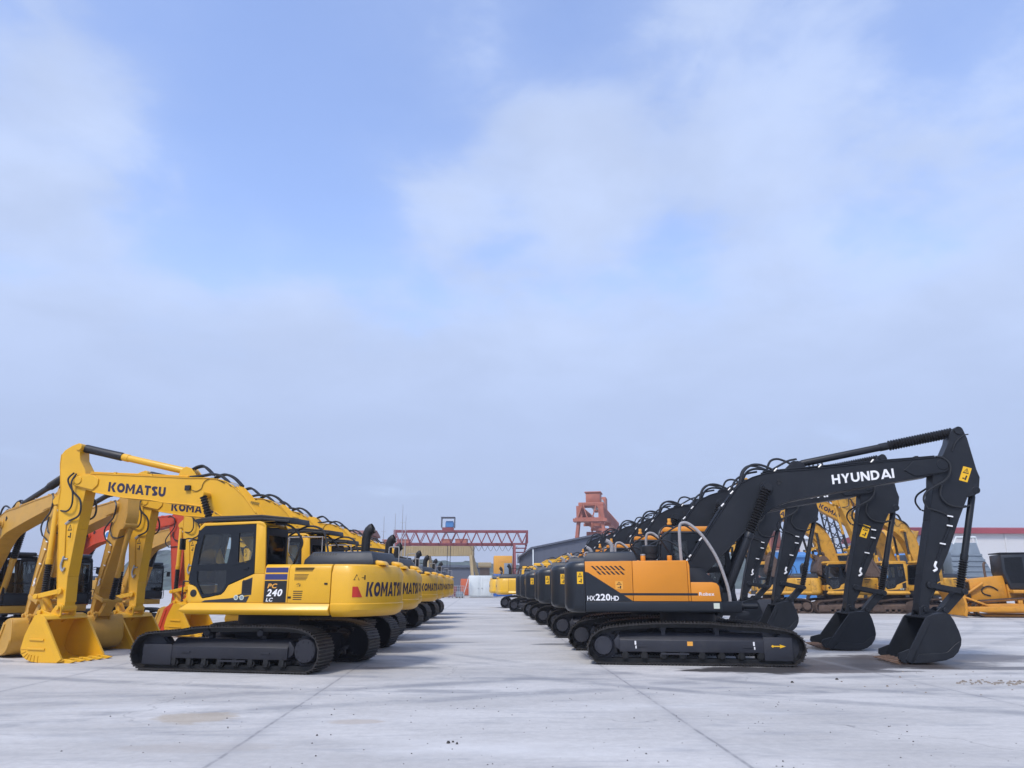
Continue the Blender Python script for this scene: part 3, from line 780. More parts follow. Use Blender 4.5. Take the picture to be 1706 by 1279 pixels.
    bc = dict(hw=.66, curve=[(4.60, .045), (4.74, .005), (5.25, .0), (5.47, .025), (5.62, .085), (5.725, .175), (5.768, .29), (5.715, .58), (5.62, .82), (5.526, 1.02), (5.40, 1.05), (5.27, 1.01), (5.21, .93)],
              top=None, ear=[(5.20, 1.0), (5.22, 1.20), (5.30, 1.27), (5.39, 1.22), (5.50, 1.06), (5.66, 1.10), (5.76, 1.16), (5.84, 1.09), (5.80, .98), (5.62, .8), (5.4, .9)],
              pins=[(5.30, 1.17), (5.77, 1.07)], tooth=(-1, -.04), bars=[(5.36, .50, .38), (5.34, .30, .46)] if S.get('bars', True) else [],
              ticks=[((5.768 - .02, .29), (5.60, .29)), ((5.73, .19), (5.60, .24)), ((5.65, .11), (5.55, .20)), ((5.56, .06), (5.50, .18)), ((5.46, .035), (5.44, .17)), ((5.36, .02), (5.36, .16)), ((5.26, .01), (5.27, .15))])
    bc['tooth_m'] = S.get('tooth_m', P)
    bucket(root, S, xK, S.get('bucket_m', P), bc)
    lk = MB(xS)
    for y in (-.25, .21): lk.bar((5.37, y + .02, 1.55), (5.96, y + .02, 1.43), .04, .11)
    lk.cyl((5.96, -.28, 1.43), (5.96, .28, 1.43), .065, n=14)
    lk.prism([(5.90, 1.43), (6.02, 1.43), (5.83, 1.05), (5.71, 1.05)], -.12, .12)
    lk.build('bucket_link', P, root, bevel=.008, segs=1)
    cm = (P, S.get('boot_m', 'black'), 'chrome')
    hydraulic(root, 'bucket_cylinder', xS, (5.98, 3.70), (5.96, 1.43), xS, .072, cm, boot=.33, boot_r=.09, rings=14)
    hydraulic(root, 'arm_cylinder', xB, (2.30, 4.30), (5.47, 5.02), xS, .082, cm, boot=.37, boot_r=.105, wrap=True)
    for s in (1, -1): hydraulic(root, 'boom_cylinder', None, (.78, 1.50), (1.70, 3.72), xB, .075, cm, boot=.42, boot_r=.09, y=s * .42, rings=15)

# ------------------------------------------------------------------ front equipment, dark machines
def front_h(root, S, pose=(0, 0, 0)):
    P = S['arm']; text = S.get('boom_text')
    xB, xS, xK = poses((.15, 1.95), (6.13, 4.47), (5.31, 1.15), pose)
    bp = [(.02, 2.06), (.133, 2.264), (.667, 3.067), (1.139, 3.718), (1.30, 3.95), (1.44, 4.10), (1.722, 4.245), (2.058, 4.345), (2.515, 4.392), (2.959, 4.405), (4.608, 4.554), (6.0, 4.645), (6.16, 4.64), (6.28, 4.57), (6.31, 4.45), (6.26, 4.34), (6.15, 4.28),
          (5.828, 4.214), (4.796, 4.053), (3.637, 3.86), (2.894, 3.724), (2.60, 3.67), (2.373, 3.60), (2.11, 3.474), (1.839, 3.275), (1.534, 3.02), (.844, 2.355), (.403, 1.92), (.25, 1.81), (.10, 1.80), (.0, 1.90)]
    mb = MB(xB); mb.prism(bp, -.23, .23)
    for seg in (bp[1:12], bp[17:28]):
        for i in range(len(seg) - 1):
            (x0, z0), (x1, z1) = seg[i], seg[i + 1]; d = Vector((x1 - x0, z1 - z0)).normalized(); n = Vector((-d.y, d.x)) * .012
            mb.prism([(x0 - n.x, z0 - n.y), (x1 - n.x, z1 - n.y), (x1 + n.x, z1 + n.y), (x0 + n.x, z0 + n.y)], -.252, .252)
    mb.cyl((6.13, -.27, 4.47), (6.13, .27, 4.47), .13, n=18)
    for s in (-1, 1): mb.prism([(6.16, 4.64), (6.28, 4.57), (6.31, 4.45), (6.26, 4.34), (6.15, 4.28), (5.5, 4.20), (5.25, 4.35), (5.5, 4.57)], *sorted((s * .23, s * .255)))
    mb.cyl((2.03, -.50, 3.98), (2.03, .50, 3.98), .085, n=16); mb.cyl((2.03, -.275, 3.98), (2.03, .275, 3.98), .16, n=20)
    mb.cyl((.15, -.33, 1.95), (.15, .33, 1.95), .15, n=16)
    for s in (-1, 1): mb.prism([(2.50, 4.38), (2.60, 4.50), (2.74, 4.63), (2.86, 4.65), (2.98, 4.60), (3.08, 4.42)], s * .12 - .02, s * .12 + .02)
    boom = mb.build('boom', P, root, bevel=.008, segs=1, smooth=30)
    hm = MB(xB)
    hm.tube([(1.44, -.18, 4.10), (1.53, -.18, 4.38), (1.70, -.18, 4.54), (1.89, -.17, 4.57), (2.08, -.15, 4.52), (2.26, -.13, 4.43)], .03)
    hm.tube([(1.50, -.08, 4.15), (1.62, -.08, 4.38), (1.79, -.06, 4.47), (1.98, -.06, 4.47), (2.2, -.06, 4.42)], .028)
    hm.tube([(1.46, .15, 4.12), (1.55, .15, 4.43), (1.72, .15, 4.58), (1.95, .15, 4.56), (2.2, .15, 4.45)], .028)
    hm.tube([(2.14, .1, 4.45), (2.25, .1, 4.68), (2.42, .1, 4.74), (2.61, .1, 4.68), (2.74, .08, 4.60)], .028)
    hm.tube([(2.2, -.1, 4.42), (2.45, -.1, 4.56), (2.65, -.09, 4.66), (2.85, -.07, 4.70)], .026)
    hm.tube([(1.2, 0, 3.9), (1.35, 0, 4.2), (1.6, .03, 4.36), (1.9, .03, 4.42)], .026)
    hm.each('boom_hose', 'hose', boom)
    pm = MB(xB)
    for y in (-.19, -.11, .02, .13): pm.tube([(1.44, y, 4.13), (1.15, y, 3.79), (.85, y, 3.40), (.53, y, 2.93), (.15, y, 2.36), (.06, y, 2.30)], .022, smooth=False)
    for y in (-.20, -.12, .10): pm.tube([(2.0, y, 4.385), (2.5, y, 4.43), (4.6, y, 4.59), (6.0, y, 4.68)], .02, smooth=False)
    for x, z in ((1.3, 3.97), (.95, 3.52), (.5, 2.89), (3.4, 4.47), (4.6, 4.57), (5.6, 4.65)): pm.box(x - .035, x + .035, -.21, .15, z - .02, z + .045)
    pm.build('boom_pipe', P, boom)
    fm = MB(xB)
    for x, z in ((1.22, 3.88), (.98, 3.58), (.40, 2.76), (.12, 2.36), (.07, 2.29), (2.3, 4.415), (3.35, 4.49), (4.57, 4.585)): fm.cyl((x - .035, -.20, z - .03), (x + .035, -.20, z + .04), .027, n=8)
    fm.each('hose_fitting', 'steel', boom)
    bk = MB(xB); bk.cyl((2.34, -.232, 4.165), (2.34, -.25, 4.165), .035, n=10); bk.cyl((2.345, -.232, 4.09), (2.345, -.25, 4.09), .04, n=10); bk.cyl((2.41, -.232, 4.13), (2.41, -.245, 4.13), .025, n=8)
    bk.build('boom_plug', 'black', boom)
    if text:
        for sd in (-1, 1):
            tm = MB(xB); y = sd * .2335
            if sd < 0: put_text(tm, text, (3.59, y, 4.045), 1.44, .225, (1.428, 0, .131), (-.02, 0, 1))
            else: put_text(tm, text, (5.02, y, 4.18), 1.44, .225, (-1.428, 0, -.131), (.02, 0, 1))
            tm.build('boom_lettering', 'white', boom, smooth=0)
    sp = [(6.60, 5.375), (6.52, 5.34), (6.442, 5.25), (6.37, 5.014), (6.199, 4.699), (6.0, 4.45), (5.905, 4.2), (5.867, 3.919), (5.692, 3.172), (5.359, 1.92), (5.22, 1.28), (5.20, 1.13), (5.29, 1.04), (5.41, 1.09), (5.442, 1.328), (5.61, 1.60), (5.707, 1.919), (5.988, 2.43), (6.335, 3.20), (6.60, 3.72),
          (6.78, 3.74), (6.87, 3.80), (6.945, 4.159), (6.90, 4.341), (6.803, 5.10), (6.74, 5.32), (6.67, 5.375)]
    mb = MB(xS); mb.prism(sp, -.19, .19)
    for seg in (sp[4:12], sp[14:21]):
        for i in range(len(seg) - 1):
            (x0, z0), (x1, z1) = seg[i], seg[i + 1]; d = Vector((x1 - x0, z1 - z0)).normalized(); n = Vector((-d.y, d.x)) * .01
            mb.prism([(x0 - n.x, z0 - n.y), (x1 - n.x, z1 - n.y), (x1 + n.x, z1 + n.y), (x0 + n.x, z0 + n.y)], -.208, .208)
    mb.cyl((6.63, -.22, 5.29), (6.63, .22, 5.29), .10, n=14)
    mb.cyl((5.31, -.23, 1.15), (5.31, .23, 1.15), .10, n=16); mb.cyl((5.50, -.26, 1.69), (5.50, .26, 1.69), .08, n=14)
    mb.cyl((6.82, -.2, 3.86), (6.82, .2, 3.86), .09, n=14)
    stick = mb.build('stick', P, root, bevel=.008, segs=1, smooth=30)
    hm = MB(xS)
    for s in (-1, 1):
        y = s * .27
        hm.tube([(6.0, y * .9, 4.66), (6.14, y, 4.64), (6.28, y * 1.05, 4.48), (6.26, y * 1.05, 4.27), (6.13, y, 4.09), (5.86, y, 3.94), (5.66, y, 3.80), (5.60, y * .95, 3.63), (5.68, y * .8, 3.44)], .024)
        hm.tube([(6.05, y * .9, 3.98), (5.99, y * .9, 3.77), (6.06, y * .88, 3.60), (6.2, y * .85, 3.50), (6.47, y * .7, 3.46), (6.66, y * .3, 3.52)], .022)
        hm.tube([(5.70, y * .8, 3.44), (5.95, y * .78, 3.35), (6.13, y * .78, 3.26)], .02)
        hm.tube([(6.85, y * .6, 5.2), (6.7, y * .76, 5.16), (6.52, y * .78, 5.0), (6.42, y * .78, 4.8)], .014)
    hm.each('stick_hose', 'hose', stick)
    pm = MB(xS); pm.tube([(6.15, -.215, 3.25), (6.13, -.215, 3.08), (5.83, -.215, 2.5), (5.67, -.215, 2.16)], .02, smooth=False)
    pm.build('stick_pipe', P, stick)
    fm = MB(xS); 
    for x, z in ((6.15, 3.25), (6.11, 3.03), (5.90, 2.62)): fm.bar((x - .07, -.23, z + .015), (x + .05, -.23, z - .01), .03)
    fm.tube([(5.70, -.215, 2.22), (5.65, -.23, 2.12), (5.68, -.23, 2.05), (5.60, -.23, 2.0)], .026)
    fm.each('hose_fitting', 'white', stick)
    if S.get('stick_sticker', True):
        warn_sticker('safety_sticker', stick, (6.47, -.191, 4.10), .19, .36, (.17, 0, -.055), (.15, 0, .34), (0, -1, 0), xf=xS)
    bc = dict(hw=.66, curve=[(4.56, .06), (4.72, .02), (5.05, .035), (5.444, .10), (5.60, .165), (5.72, .27), (5.80, .42), (5.825, .55), (5.80, .70), (5.73, .92), (5.66, 1.06), (5.55, 1.10), (5.30, 1.06), (5.14, 1.0)],
              top=None, cutter=1, ear=[(5.14, .98), (5.20, 1.20), (5.31, 1.25), (5.42, 1.16), (5.55, 1.12), (5.66, 1.21), (5.74, 1.21), (5.79, 1.12), (5.75, .95), (5.5, .9)],
              pins=[(5.31, 1.15), (5.73, 1.14)], tooth=(-1, -.06), bars=[], ticks=[], tooth_m=S.get('tooth_m', 'tooth'))
    bk = bucket(root, S, xK, P, bc)
    wm = MB(xK)
    for s in (-1, 1): wm.prism([(4.75, .03), (5.05, .045), (5.444, .11), (5.60, .18), (5.71, .28), (5.785, .42), (5.77, .50), (5.65, .42), (5.50, .28), (5.38, .25), (4.88, .22)], *sorted((s * .66, s * .684)))
    wm.each('wear_plate', P, bk, bevel=.006, segs=1)
    lk = MB(xS)
    for y in (-.27, .23): lk.bar((5.50, y + .02, 1.69), (6.20, y + .02, 1.545), .04, .12)
    lk.cyl((6.20, -.30, 1.545), (6.20, .30, 1.545), .07, n=14)
    lk.prism([(6.10, 1.60), (6.28, 1.52), (5.82, 1.06), (5.66, 1.14)], -.15, .15)
    lk.build('bucket_link', S.get('link_p', P), root, bevel=.008, segs=1)
    if S.get('link_marks', True):
        mk = MB(xS)
        for a, b in (((5.86, 1.40), (6.0, 1.56)), ((5.78, 1.38), (5.93, 1.36)), ((5.94, 1.34), (5.76, 1.50))): mk.bar((a[0] + .05, -.153, a[1] - .06), (b[0] + .05, -.153, b[1] - .06), .012)
    cm = (S.get('cyl_m', P), 'black', 'chrome')
    hydraulic(root, 'bucket_cylinder', xS, (6.82, 3.86), (6.20, 1.55), xS, .075, cm, boot=.30, boot_r=.105, rings=12)
    hydraulic(root, 'arm_cylinder', xB, (2.78, 4.56), (6.63, 5.29), xS, .085, (S.get('armcyl_m', cm[0]),) + cm[1:], boot=.41, boot_r=.13, rings=24)
    for s in (1, -1): hydraulic(root, 'boom_cylinder', None, (.86, 1.42), (2.03, 3.98), xB, .095, cm, boot=.42, boot_r=.125, y=s * .42, rings=17)

# ------------------------------------------------------------------ superstructures
def super_k(root, S):
    P = S['paint']
    dk = MB(); dk.prismz([(-2.0, -1.28), (1.15, -1.28), (1.15, 1.28), (-2.0, 1.28)], 1.10, 1.335)
    dk.prism([(.45, 1.335), (1.05, 1.335), (1.0, 1.6), (.72, 1.72), (.55, 1.6)], -.33, .33)
    for s in (-1, 1): dk.prism([(-.75, 1.336), (.9, 1.336), (.5, 1.75), (-.05, 2.12), (-.45, 2.12), (-.75, 1.9)], *sorted((s * .27, s * .32)))
    deck = dk.build('deck', 'kgrey', root, bevel=.01)
    for s in (1, -1):
        sk = MB(); f = [(y * s, z) for y, z in [(1.30, 1.338), (1.345, 1.338), (1.425, 1.205), (1.42, 1.18), (1.37, 1.10), (1.30, 1.10)]]
        n = len(f); dxs = [1.145, 1.145, 1.325, 1.33, 1.17, 1.15]
        vs = [(-2.045, y, z) for y, z in f] + [(dxs[i], y, z) for i, (y, z) in enumerate(f)]
        sk.add(vs, [(i, (i + 1) % n, n + (i + 1) % n, n + i) for i in range(n)] + [tuple(range(n)), tuple(range(n, 2 * n))])
        sk.build('side_skirt', P, root, bevel=.012)
    sb = MB()
    top = 2.11
    sec = [(.80, 1.342), (1.365, 1.342), (1.365, 1.98), (1.345, 2.06), (1.29, top), (.80, top)]
    sb.prismx(sec, -2.045, -1.125); sb.prismx(sec, -1.118, -.57)
    sb.build('side_panel', P, root, bevel=.008)
    rb = MB(); rsec = [(-y, z) for y, z in sec]
    rb.prismx(rsec, -2.045, -.6); rb.prismx([(-.45, 1.342), (-1.36, 1.342), (-1.36, 1.98), (-1.29, 2.08), (-.45, 2.08)], -.594, .35)
    rb.prismx([(-.45, 1.342), (-1.36, 1.342), (-1.36, 1.70), (-1.30, 1.76), (-.45, 1.76)], .356, 1.12)
    rb.build('fuel_tank', P, root, bevel=.012)
    mid = MB(); mid.box(-2.045, -.62, -.795, .795, 1.34, 2.10); mid.build('engine_cover', 'kgrey', root, bevel=.01)
    sm_ = MB(); sm_.box(-1.9, -1.3, 1.3655, 1.3685, 1.36, 1.364)
    # decals
    yd = 1.3665
    if S.get('badge', True):
        bd = MB()
        put_quad(bd, (-1.085, yd, 1.35), .50, .43, (1, 0, 0))
        bd.cur = 1
        put_quad(bd, (-1.085, yd, 1.80), .50, .115, (1, 0, 0)); put_quad(bd, (-1.095, yd, 1.945), .50, .10, (1, 0, 0))
        bd.build('number_panel', ['black', 'blue'], root, smooth=0)
        t1 = MB(); put_text(t1, ("PC", .03, .2), (-.655, yd + .003, 1.63), .22, .095, (-1, 0, 0)); t1.build('model_lettering', 'orangev', root, smooth=0)
        t2 = MB(); put_text(t2, ("240", .035, .2), (-.645, yd + .003, 1.47), .355, .145, (-1, 0, 0)); put_text(t2, ("LC", .03, .2), (-.64, yd + .003, 1.367), .16, .075, (-1, 0, 0)); t2.build('model_number', 'white', root, smooth=0)
    for (x0, x1, z0, z1, sl) in ((-1.25, -1.68, 1.965, 2.05, .5), (-1.245, -1.57, 1.79, 1.92, .5), (-1.24, -1.45, 1.40, 1.60, .1)):
        n = 5; vg = MB()
        for k in range(n):
            z = z0 + (z1 - z0) * (k + .1) / n; xe = x1 + (z1 - z) * sl
            vg.box(xe, x0, 1.355, 1.368, z, z + (z1 - z0) / n * .42)
        vg.build('vent_grille', S.get('vent_m', 'black'), root, smooth=0)
    for x, z in ((-1.95, 1.72), (-.64, 1.25), (-1.16, 1.45)):
        lt = MB(); lt.box(x - .035, x + .035, 1.366, 1.374, z - .02, z + .02); lt.cyl((x, 1.374, z), (x, 1.380, z), .012, n=8); lt.build('latch', 'black', root) if z > 1.3 else None
    hz = MB(); hz.tube([(-.50, .95, 2.98), (-.85, .92, 2.92), (-1.1, .86, 2.62), (-1.0, .8, 2.35), (-.85, .7, 2.12)], .024); hz.tube([(-.6, .5, 2.75), (-1.0, .45, 2.95), (-1.35, .4, 2.85), (-1.5, .4, 2.4)], .022); hz.each('loose_hose', 'hose', root)
    warn_sticker('safety_sticker', root, (-1.27, 1.366, 1.66), .16, .08, (-1, 0, 0), back=P)
    # counterweight with its marks
    cw = counterweight(root, KH, [(1.07, .14), (1.12, .05), (1.21, .0), (1.32, .0), (1.335, .015), (1.92, .015), (2.075, .085), (2.11, .14)], S.get('paint2', P))
    if S.get('badge', True):
        rm = MB(); arc_text(rm, ([(k / 6, v if k < 3.5 else min(v, max(.0, (6 - k) / 3))) for v in (0, 1) for k in range(7)], [(k, k + 1, k + 8, k + 7) for k in range(6)]), KH, .45, .22, 1.455, .21); rm.build('red_mark', 'redv', cw, smooth=0)
        tm = MB(); arc_text(tm, ("KOMATSU", .05, .12), KH, .76, 1.42, 1.465, .29); tm.build('cw_lettering', 'navy', cw, smooth=0)
        wm = MB()
        arc_text(wm, (([(0, 0), (1, 0), (.5, 1), (.14, .1), (.86, .1), (.5, .82)]), [(0, 1, 4, 3), (1, 2, 5, 4), (2, 0, 3, 5)]), KH, .46, .13, 1.79, .12)
        arc_text(wm, (([(0, .4), (.5, .3), (.5, .45), (0, .5)]), [(0, 1, 2, 3)]), KH, .64, .1, 1.80, .10); arc_text(wm, (([(.6, 0), (.9, 0), (.95, .9), (.6, .9)]), [(0, 1, 2, 3)]), KH, .64, .1, 1.80, .10)
        wm.build('warning_mark', 'black', cw, smooth=0)
    elif S.get('cw_text'):
        tm = MB(); arc_text(tm, S['cw_text'], KH, 1.0, 1.5, 1.50, .25); tm.build('cw_lettering', 'navy', cw, smooth=0)
    lg = MB(); lg.prism([(-2.93, 2.10), (-2.55, 2.10), (-2.6, 2.17), (-2.72, 2.205), (-2.86, 2.18)], -.62, -.34); lg.prism([(-2.93, 2.10), (-2.55, 2.10), (-2.6, 2.17), (-2.72, 2.205), (-2.86, 2.18)], .34, .62)
    lg.each('lifting_lug', P, cw, bevel=.03)
    # hood, exhaust, rails
    hd = MB()
    hd.rings([[(-1.10, .74, 2.11), (-1.10, -.74, 2.11), (-2.70, -.74, 2.11), (-2.70, .74, 2.11)], [(-1.12, .73, 2.22), (-1.12, -.73, 2.22), (-2.69, -.73, 2.22), (-2.69, .73, 2.22)],
              [(-1.26, .66, 2.375), (-1.26, -.66, 2.375), (-2.62, -.66, 2.375), (-2.62, .66, 2.375)], [(-1.30, .60, 2.39), (-1.30, -.60, 2.39), (-2.58, -.60, 2.39), (-2.58, .60, 2.39)]])
    ho = hd.build('engine_hood', 'hgrey', root, bevel=.02)
    hv = MB()
    for k in range(9):
        x = -1.30 - k * .06
        hv.hexa([(x, .708, 2.255), (x - .035, .708, 2.255), (x - .035, .70, 2.255), (x, .70, 2.255), (x - .02, .672, 2.36), (x - .055, .672, 2.36), (x - .055, .66, 2.36), (x - .02, .66, 2.36)])
    hv.build('hood_grille', 'black', ho, smooth=0)
    ex = MB(); CI = [(math.cos(t * math.pi / 8), math.sin(t * math.pi / 8)) for t in range(16)]
    ex.rings([[(cx + a * rx + cz * 0, -.5 + b * ry, z - a * tl) for a, b in CI] for cx, rx, ry, z, tl, cz in
              ((-1.99, .10, .10, 2.38, 0, 0), (-2.0, .10, .10, 2.72, 0, 0), (-2.02, .105, .10, 2.82, -.03, 0), (-2.07, .10, .10, 2.905, -.07, 0), (-2.13, .075, .10, 2.95, -.10, 0), (-2.165, .05, .095, 2.965, -.105, 0), (-2.15, .045, .085, 2.955, -.095, 0), (-2.05, .06, .085, 2.87, -.06, 0))])
    ex.build('exhaust_pipe', 'black', root, smooth=50)
    rl = MB()
    rl.tube([(-2.50, -.68, 2.3), (-2.50, -.68, 2.50), (-2.54, -.68, 2.54), (-2.70, -.68, 2.54), (-2.74, -.68, 2.50), (-2.74, -.68, 2.15)], .013, sub=2)
    rl.tube([(.30, -1.2, 2.08), (.30, -1.2, 2.75), (.22, -1.2, 2.82), (-.5, -1.2, 2.82), (-.58, -1.2, 2.75), (-.58, -1.2, 2.1)], .014, sub=2)
    rl.tube([(1.1, -1.25, 1.75), (1.1, -1.25, 2.4), (1.05, -1.25, 2.48), (.4, -1.25, 2.8), (.32, -1.25, 2.75)], .02, sub=2)
    rl.each('handrail', S.get('rail_m', 'grip'), root)
    cab(root, S, S.get('guard', True))

def super_h(root, S):
    P, D = S['paint'], S['arm']
    dk = MB(); dk.prismz([(-2.36, -1.27), (.60, -1.27), (1.15, -.9), (1.15, 1.28), (-2.36, 1.28)], 1.10, 1.335)
    for s in (-1, 1): dk.prism([(-.6, 1.336), (1.0, 1.336), (.9, 1.55), (.35, 2.08), (.02, 2.10), (-.4, 1.9)], *sorted((s * .30, s * .35)))
    dk.prism([(.5, 1.336), (1.15, 1.336), (1.12, 1.5), (.88, 1.60), (.6, 1.5)], -.28, .28)
    dk.build('deck', D, root, bevel=.01)
    sk = MB()
    for s in (-1, 1): sk.prismx([(y * s, z) for y, z in [(1.25, 1.335), (1.352, 1.335), (1.352, 1.16), (1.335, 1.11), (1.25, 1.11)]], -2.375, .65)
    sk.build('side_skirt', 'hblack2', root, bevel=.012)
    sb = MB(); ys = (-1.352, -.62)
    sb.prism([(-2.375, 1.341), (-2.375, 2.222), (-1.298, 2.230), (-1.298, 1.341)], *ys)
    sb.prism([(-1.290, 1.341), (-1.290, 2.230), (-.078, 2.238), (-.068, 2.19), (-.068, 1.341)], *ys)
    sb.prism([(-.06, 1.341), (-.06, 2.234), (-.04, 2.22), (-.012, 2.13), (-.012, 1.341)], *ys)
    sb.prism([(-.004, 1.341), (-.004, 1.757), (.46, 1.757), (.56, 1.735), (.615, 1.67), (.648, 1.341)], *ys)
    pn = sb.build('side_panel', P, root, bevel=.012)
    ls = MB(); ls.box(-2.37, -.55, .62, 1.35, 1.342, 2.22); ls.build('left_panel', P, root, bevel=.012)
    mid = MB(); mid.box(-2.37, -.5, -.615, .615, 1.34, 2.21); mid.box(-.5, .2, -1.3, -.62, 1.34, 1.7); mid.build('engine_cover', 'hgrey', root, bevel=.01)
    dd = MB(); y = -1.3545
    dd.add([(-2.374, y, 1.99), (-2.30, y, 1.975), (-1.30, y, 1.342), (-2.374, y, 1.342)], [(0, 1, 2, 3)])
    put_quad(dd, (-1.60, y - .001, 1.468), 1.74, .05, (1, 0, 0))
    dd.build('dark_decal', 'hblack2', pn, smooth=0)
    vt = MB()
    for k in range(7):
        x = -2.24 + k * .105
        if k < 6 or 1:
            vt.add([(x, y, 2.12), (x + .05, y, 2.12), (x + .16, y, 2.02), (x + .11, y, 2.02)], [(0, 1, 2, 3)])
        x2 = x + .12
        if k < 6: vt.add([(x2, y, 2.0), (x2 + .05, y, 2.0), (x2 + .13, y, 1.925), (x2 + .08, y, 1.925)], [(0, 1, 2, 3)])
    vt.build('vent_slot', 'black', pn, smooth=0)
    tm = MB()
    put_text(tm, ("HX", .02, 0), (-2.335, y - .002, 1.352), .18, .105, (1, 0, 0)); put_text(tm, ("220", .03, 0), (-2.145, y - .002, 1.352), .335, .15, (1, 0, 0)); put_text(tm, ("HD", .02, 0), (-1.80, y - .002, 1.352), .18, .105, (1, 0, 0))
    put_text(tm, ("Robex", .012, 0), (.17, y - .002, 1.463), .33, .075, (1, 0, 0))
    tm.build('model_lettering', 'white', pn, smooth=0)
    ws = MB(); put_quad(ws, (.47, -1.3535, 1.185), .13, .12, (1, 0, 0)); ws.build('white_sticker', 'stick_w', pn, smooth=0)
    warn_sticker('amber_sticker', pn, (-1.69, -1.3545, 1.60), .17, .18, (1, 0, 0), nrm=(0, -1, 0), back='orangev')
    cw = counterweight(root, HH, [(1.085, .13), (1.11, .06), (1.17, .012), (1.25, 0), (2.07, 0), (2.15, .015), (2.20, .05), (2.225, .11)], 'hblack2')
    warn_sticker('safety_sticker', cw, (-2.56, -1.349, 1.72), .14, .27, (1, 0, 0), nrm=(0, -1, 0))
    w2 = MB(); w2.add([(-2.835, -1.06, 1.90), (-2.775, -1.20, 1.90), (-2.77, -1.20, 2.02), (-2.83, -1.06, 2.02)], [(0, 1, 2, 3)])
    hd = MB()
    hd.rings([[(-1.15, .55, 2.21), (-1.15, -.9, 2.21), (-2.44, -.9, 2.21), (-2.44, .55, 2.21)], [(-1.24, .5, 2.44), (-1.24, -.84, 2.44), (-2.34, -.84, 2.44), (-2.34, .5, 2.44)], [(-1.28, .45, 2.46), (-1.28, -.8, 2.46), (-2.29, -.8, 2.46), (-2.29, .45, 2.46)]])
    hd.box(-2.05, -1.82, -.90, -.85, 2.23, 2.27); hd.box(-1.6, -1.35, -.90, -.85, 2.23, 2.27)
    hd.build('engine_hood', 'hgrey', root, bevel=.025)
    cp = MB()
    for x in (-1.03, -.42): cp.cyl((x, -1.0, 2.22), (x, -1.0, 2.36), .058, n=14)
    cp.each('filler_neck', P, root, bevel=.01)
    c2 = MB(); c2.cyl((-1.03, -1.0, 2.36), (-1.03, -1.0, 2.395), .06, n=14); c2.build('filler_cap', 'steel', root)
    mf = MB(); mf.lathe((-.85, -.35, 2.21), (-.85, -.35, 2.62), [(0, .17), (.25, .17), (.27, .20), (.42, .20), (.45, .18), (.55, .18), (.57, .20), (.95, .20), (1, .15)], 20)
    mf.build('air_cleaner', 'black', root)
    ex = MB(); ex.tube([(-1.75, .25, 2.44), (-1.75, .25, 2.62), (-1.80, .25, 2.72), (-1.90, .25, 2.78)], .055, n=10); ex.build('exhaust_pipe', 'grip', root)
    rl = MB(); rl.tube([(-.15, -.95, 2.23), (-.16, -.95, 2.75), (-.14, -.95, 3.04), (-.05, -.95, 3.11), (.10, -.96, 3.06), (.36, -1.0, 2.80), (.65, -1.02, 2.30), (.83, -1.03, 1.72), (.88, -1.03, 1.36), (.84, -1.03, 1.27), (.70, -1.03, 1.25)], .036, n=10)
    rl.build('handrail', 'grip', root)
    hz = MB()
    hz.tube([(-.2, -.1, 3.06), (-.45, -.25, 3.08), (-.6, -.4, 2.85), (-.4, -.3, 2.5), (-.2, -.2, 2.2)], .022); hz.tube([(.3, -.3, 2.9), (0, -.35, 3.1), (-.3, -.3, 3.0), (-.62, -.25, 2.7), (-.7, -.25, 2.3)], .02)
    hz.tube([(-.9, -.3, 2.6), (-.5, -.35, 2.75), (-.1, -.3, 2.55), (.1, -.25, 2.3)], .02)
    hz.each('loose_hose', 'hose', root)
    bc = MB(); bc.cyl((-.28, .5, 3.18), (-.28, .5, 3.23), .06, n=12); bc.cyl((-.28, .5, 3.23), (-.28, .5, 3.33), .045, n=12); bc.build('beacon', 'orangev', root, bevel=.008)
    st = MB(); st.lathe((.9, -.55, 1.22), (1.55, -.55, 1.22), [(0, .09), (.5, .09), (.52, .06), (1, .06)], 12); st.box(.6, 1.3, -.9, -.2, 1.02, 1.10); st.build('front_step', D, root)
    cab(root, S, False)

TRK_K = [(1.92, .022), (2.10, .11), (2.19, .31), (2.15, .53), (2.03, .68), (1.82, .75), (1.18, .785), (.80, .855), (.34, .88), (-.30, .885), (-.66, .89), (-1.29, .885), (-1.62, .845), (-1.86, .75), (-1.98, .60), (-2.01, .46), (-2.0, .28), (-1.93, .12), (-1.80, .022)]
TRK_H = [(2.06, .022), (2.22, .10), (2.33, .33), (2.295, .54), (2.20, .66), (2.06, .735), (1.6, .80), (1.225, .83), (.75, .85), (.339, .89), (-.2, .895), (-.852, .885), (-1.4, .85), (-1.961, .785), (-2.17, .69), (-2.31, .54), (-2.38, .33), (-2.31, .14), (-2.15, .022)]
SK = dict(track=TRK_K, track_y=1.27, shoe=.70, fr=(-1.28, 1.33, .25, .48), fnose=(1.30, 1.97, .115, .515), spr=(-1.67, .43, .25), idl=(1.77, .40, .33), carr=(.60, -.60), carr_z=.755,
          paint='kyellow', paint2='kyellow', cab_paint='kyellow', cab_dark='cabdark', boom_text=("KOMATSU", .05, .12))
SH = dict(track=TRK_H, track_y=1.27, shoe=.66, fr=(-1.64, 1.47, .27, .52), fnose=(1.45, 2.05, .11, .60), spr=(-2.0, .40, .22), idl=(1.93, .385, .31), carr=(.49, -.67), carr_z=.755,
          paint='horange', arm='hblack', cab_paint='hblack2', cab_dark='cabdark', boom_text=("HYUNDAI", .03, 0), corner_patch=False, frame_m='hframe', roof_paint='horange')

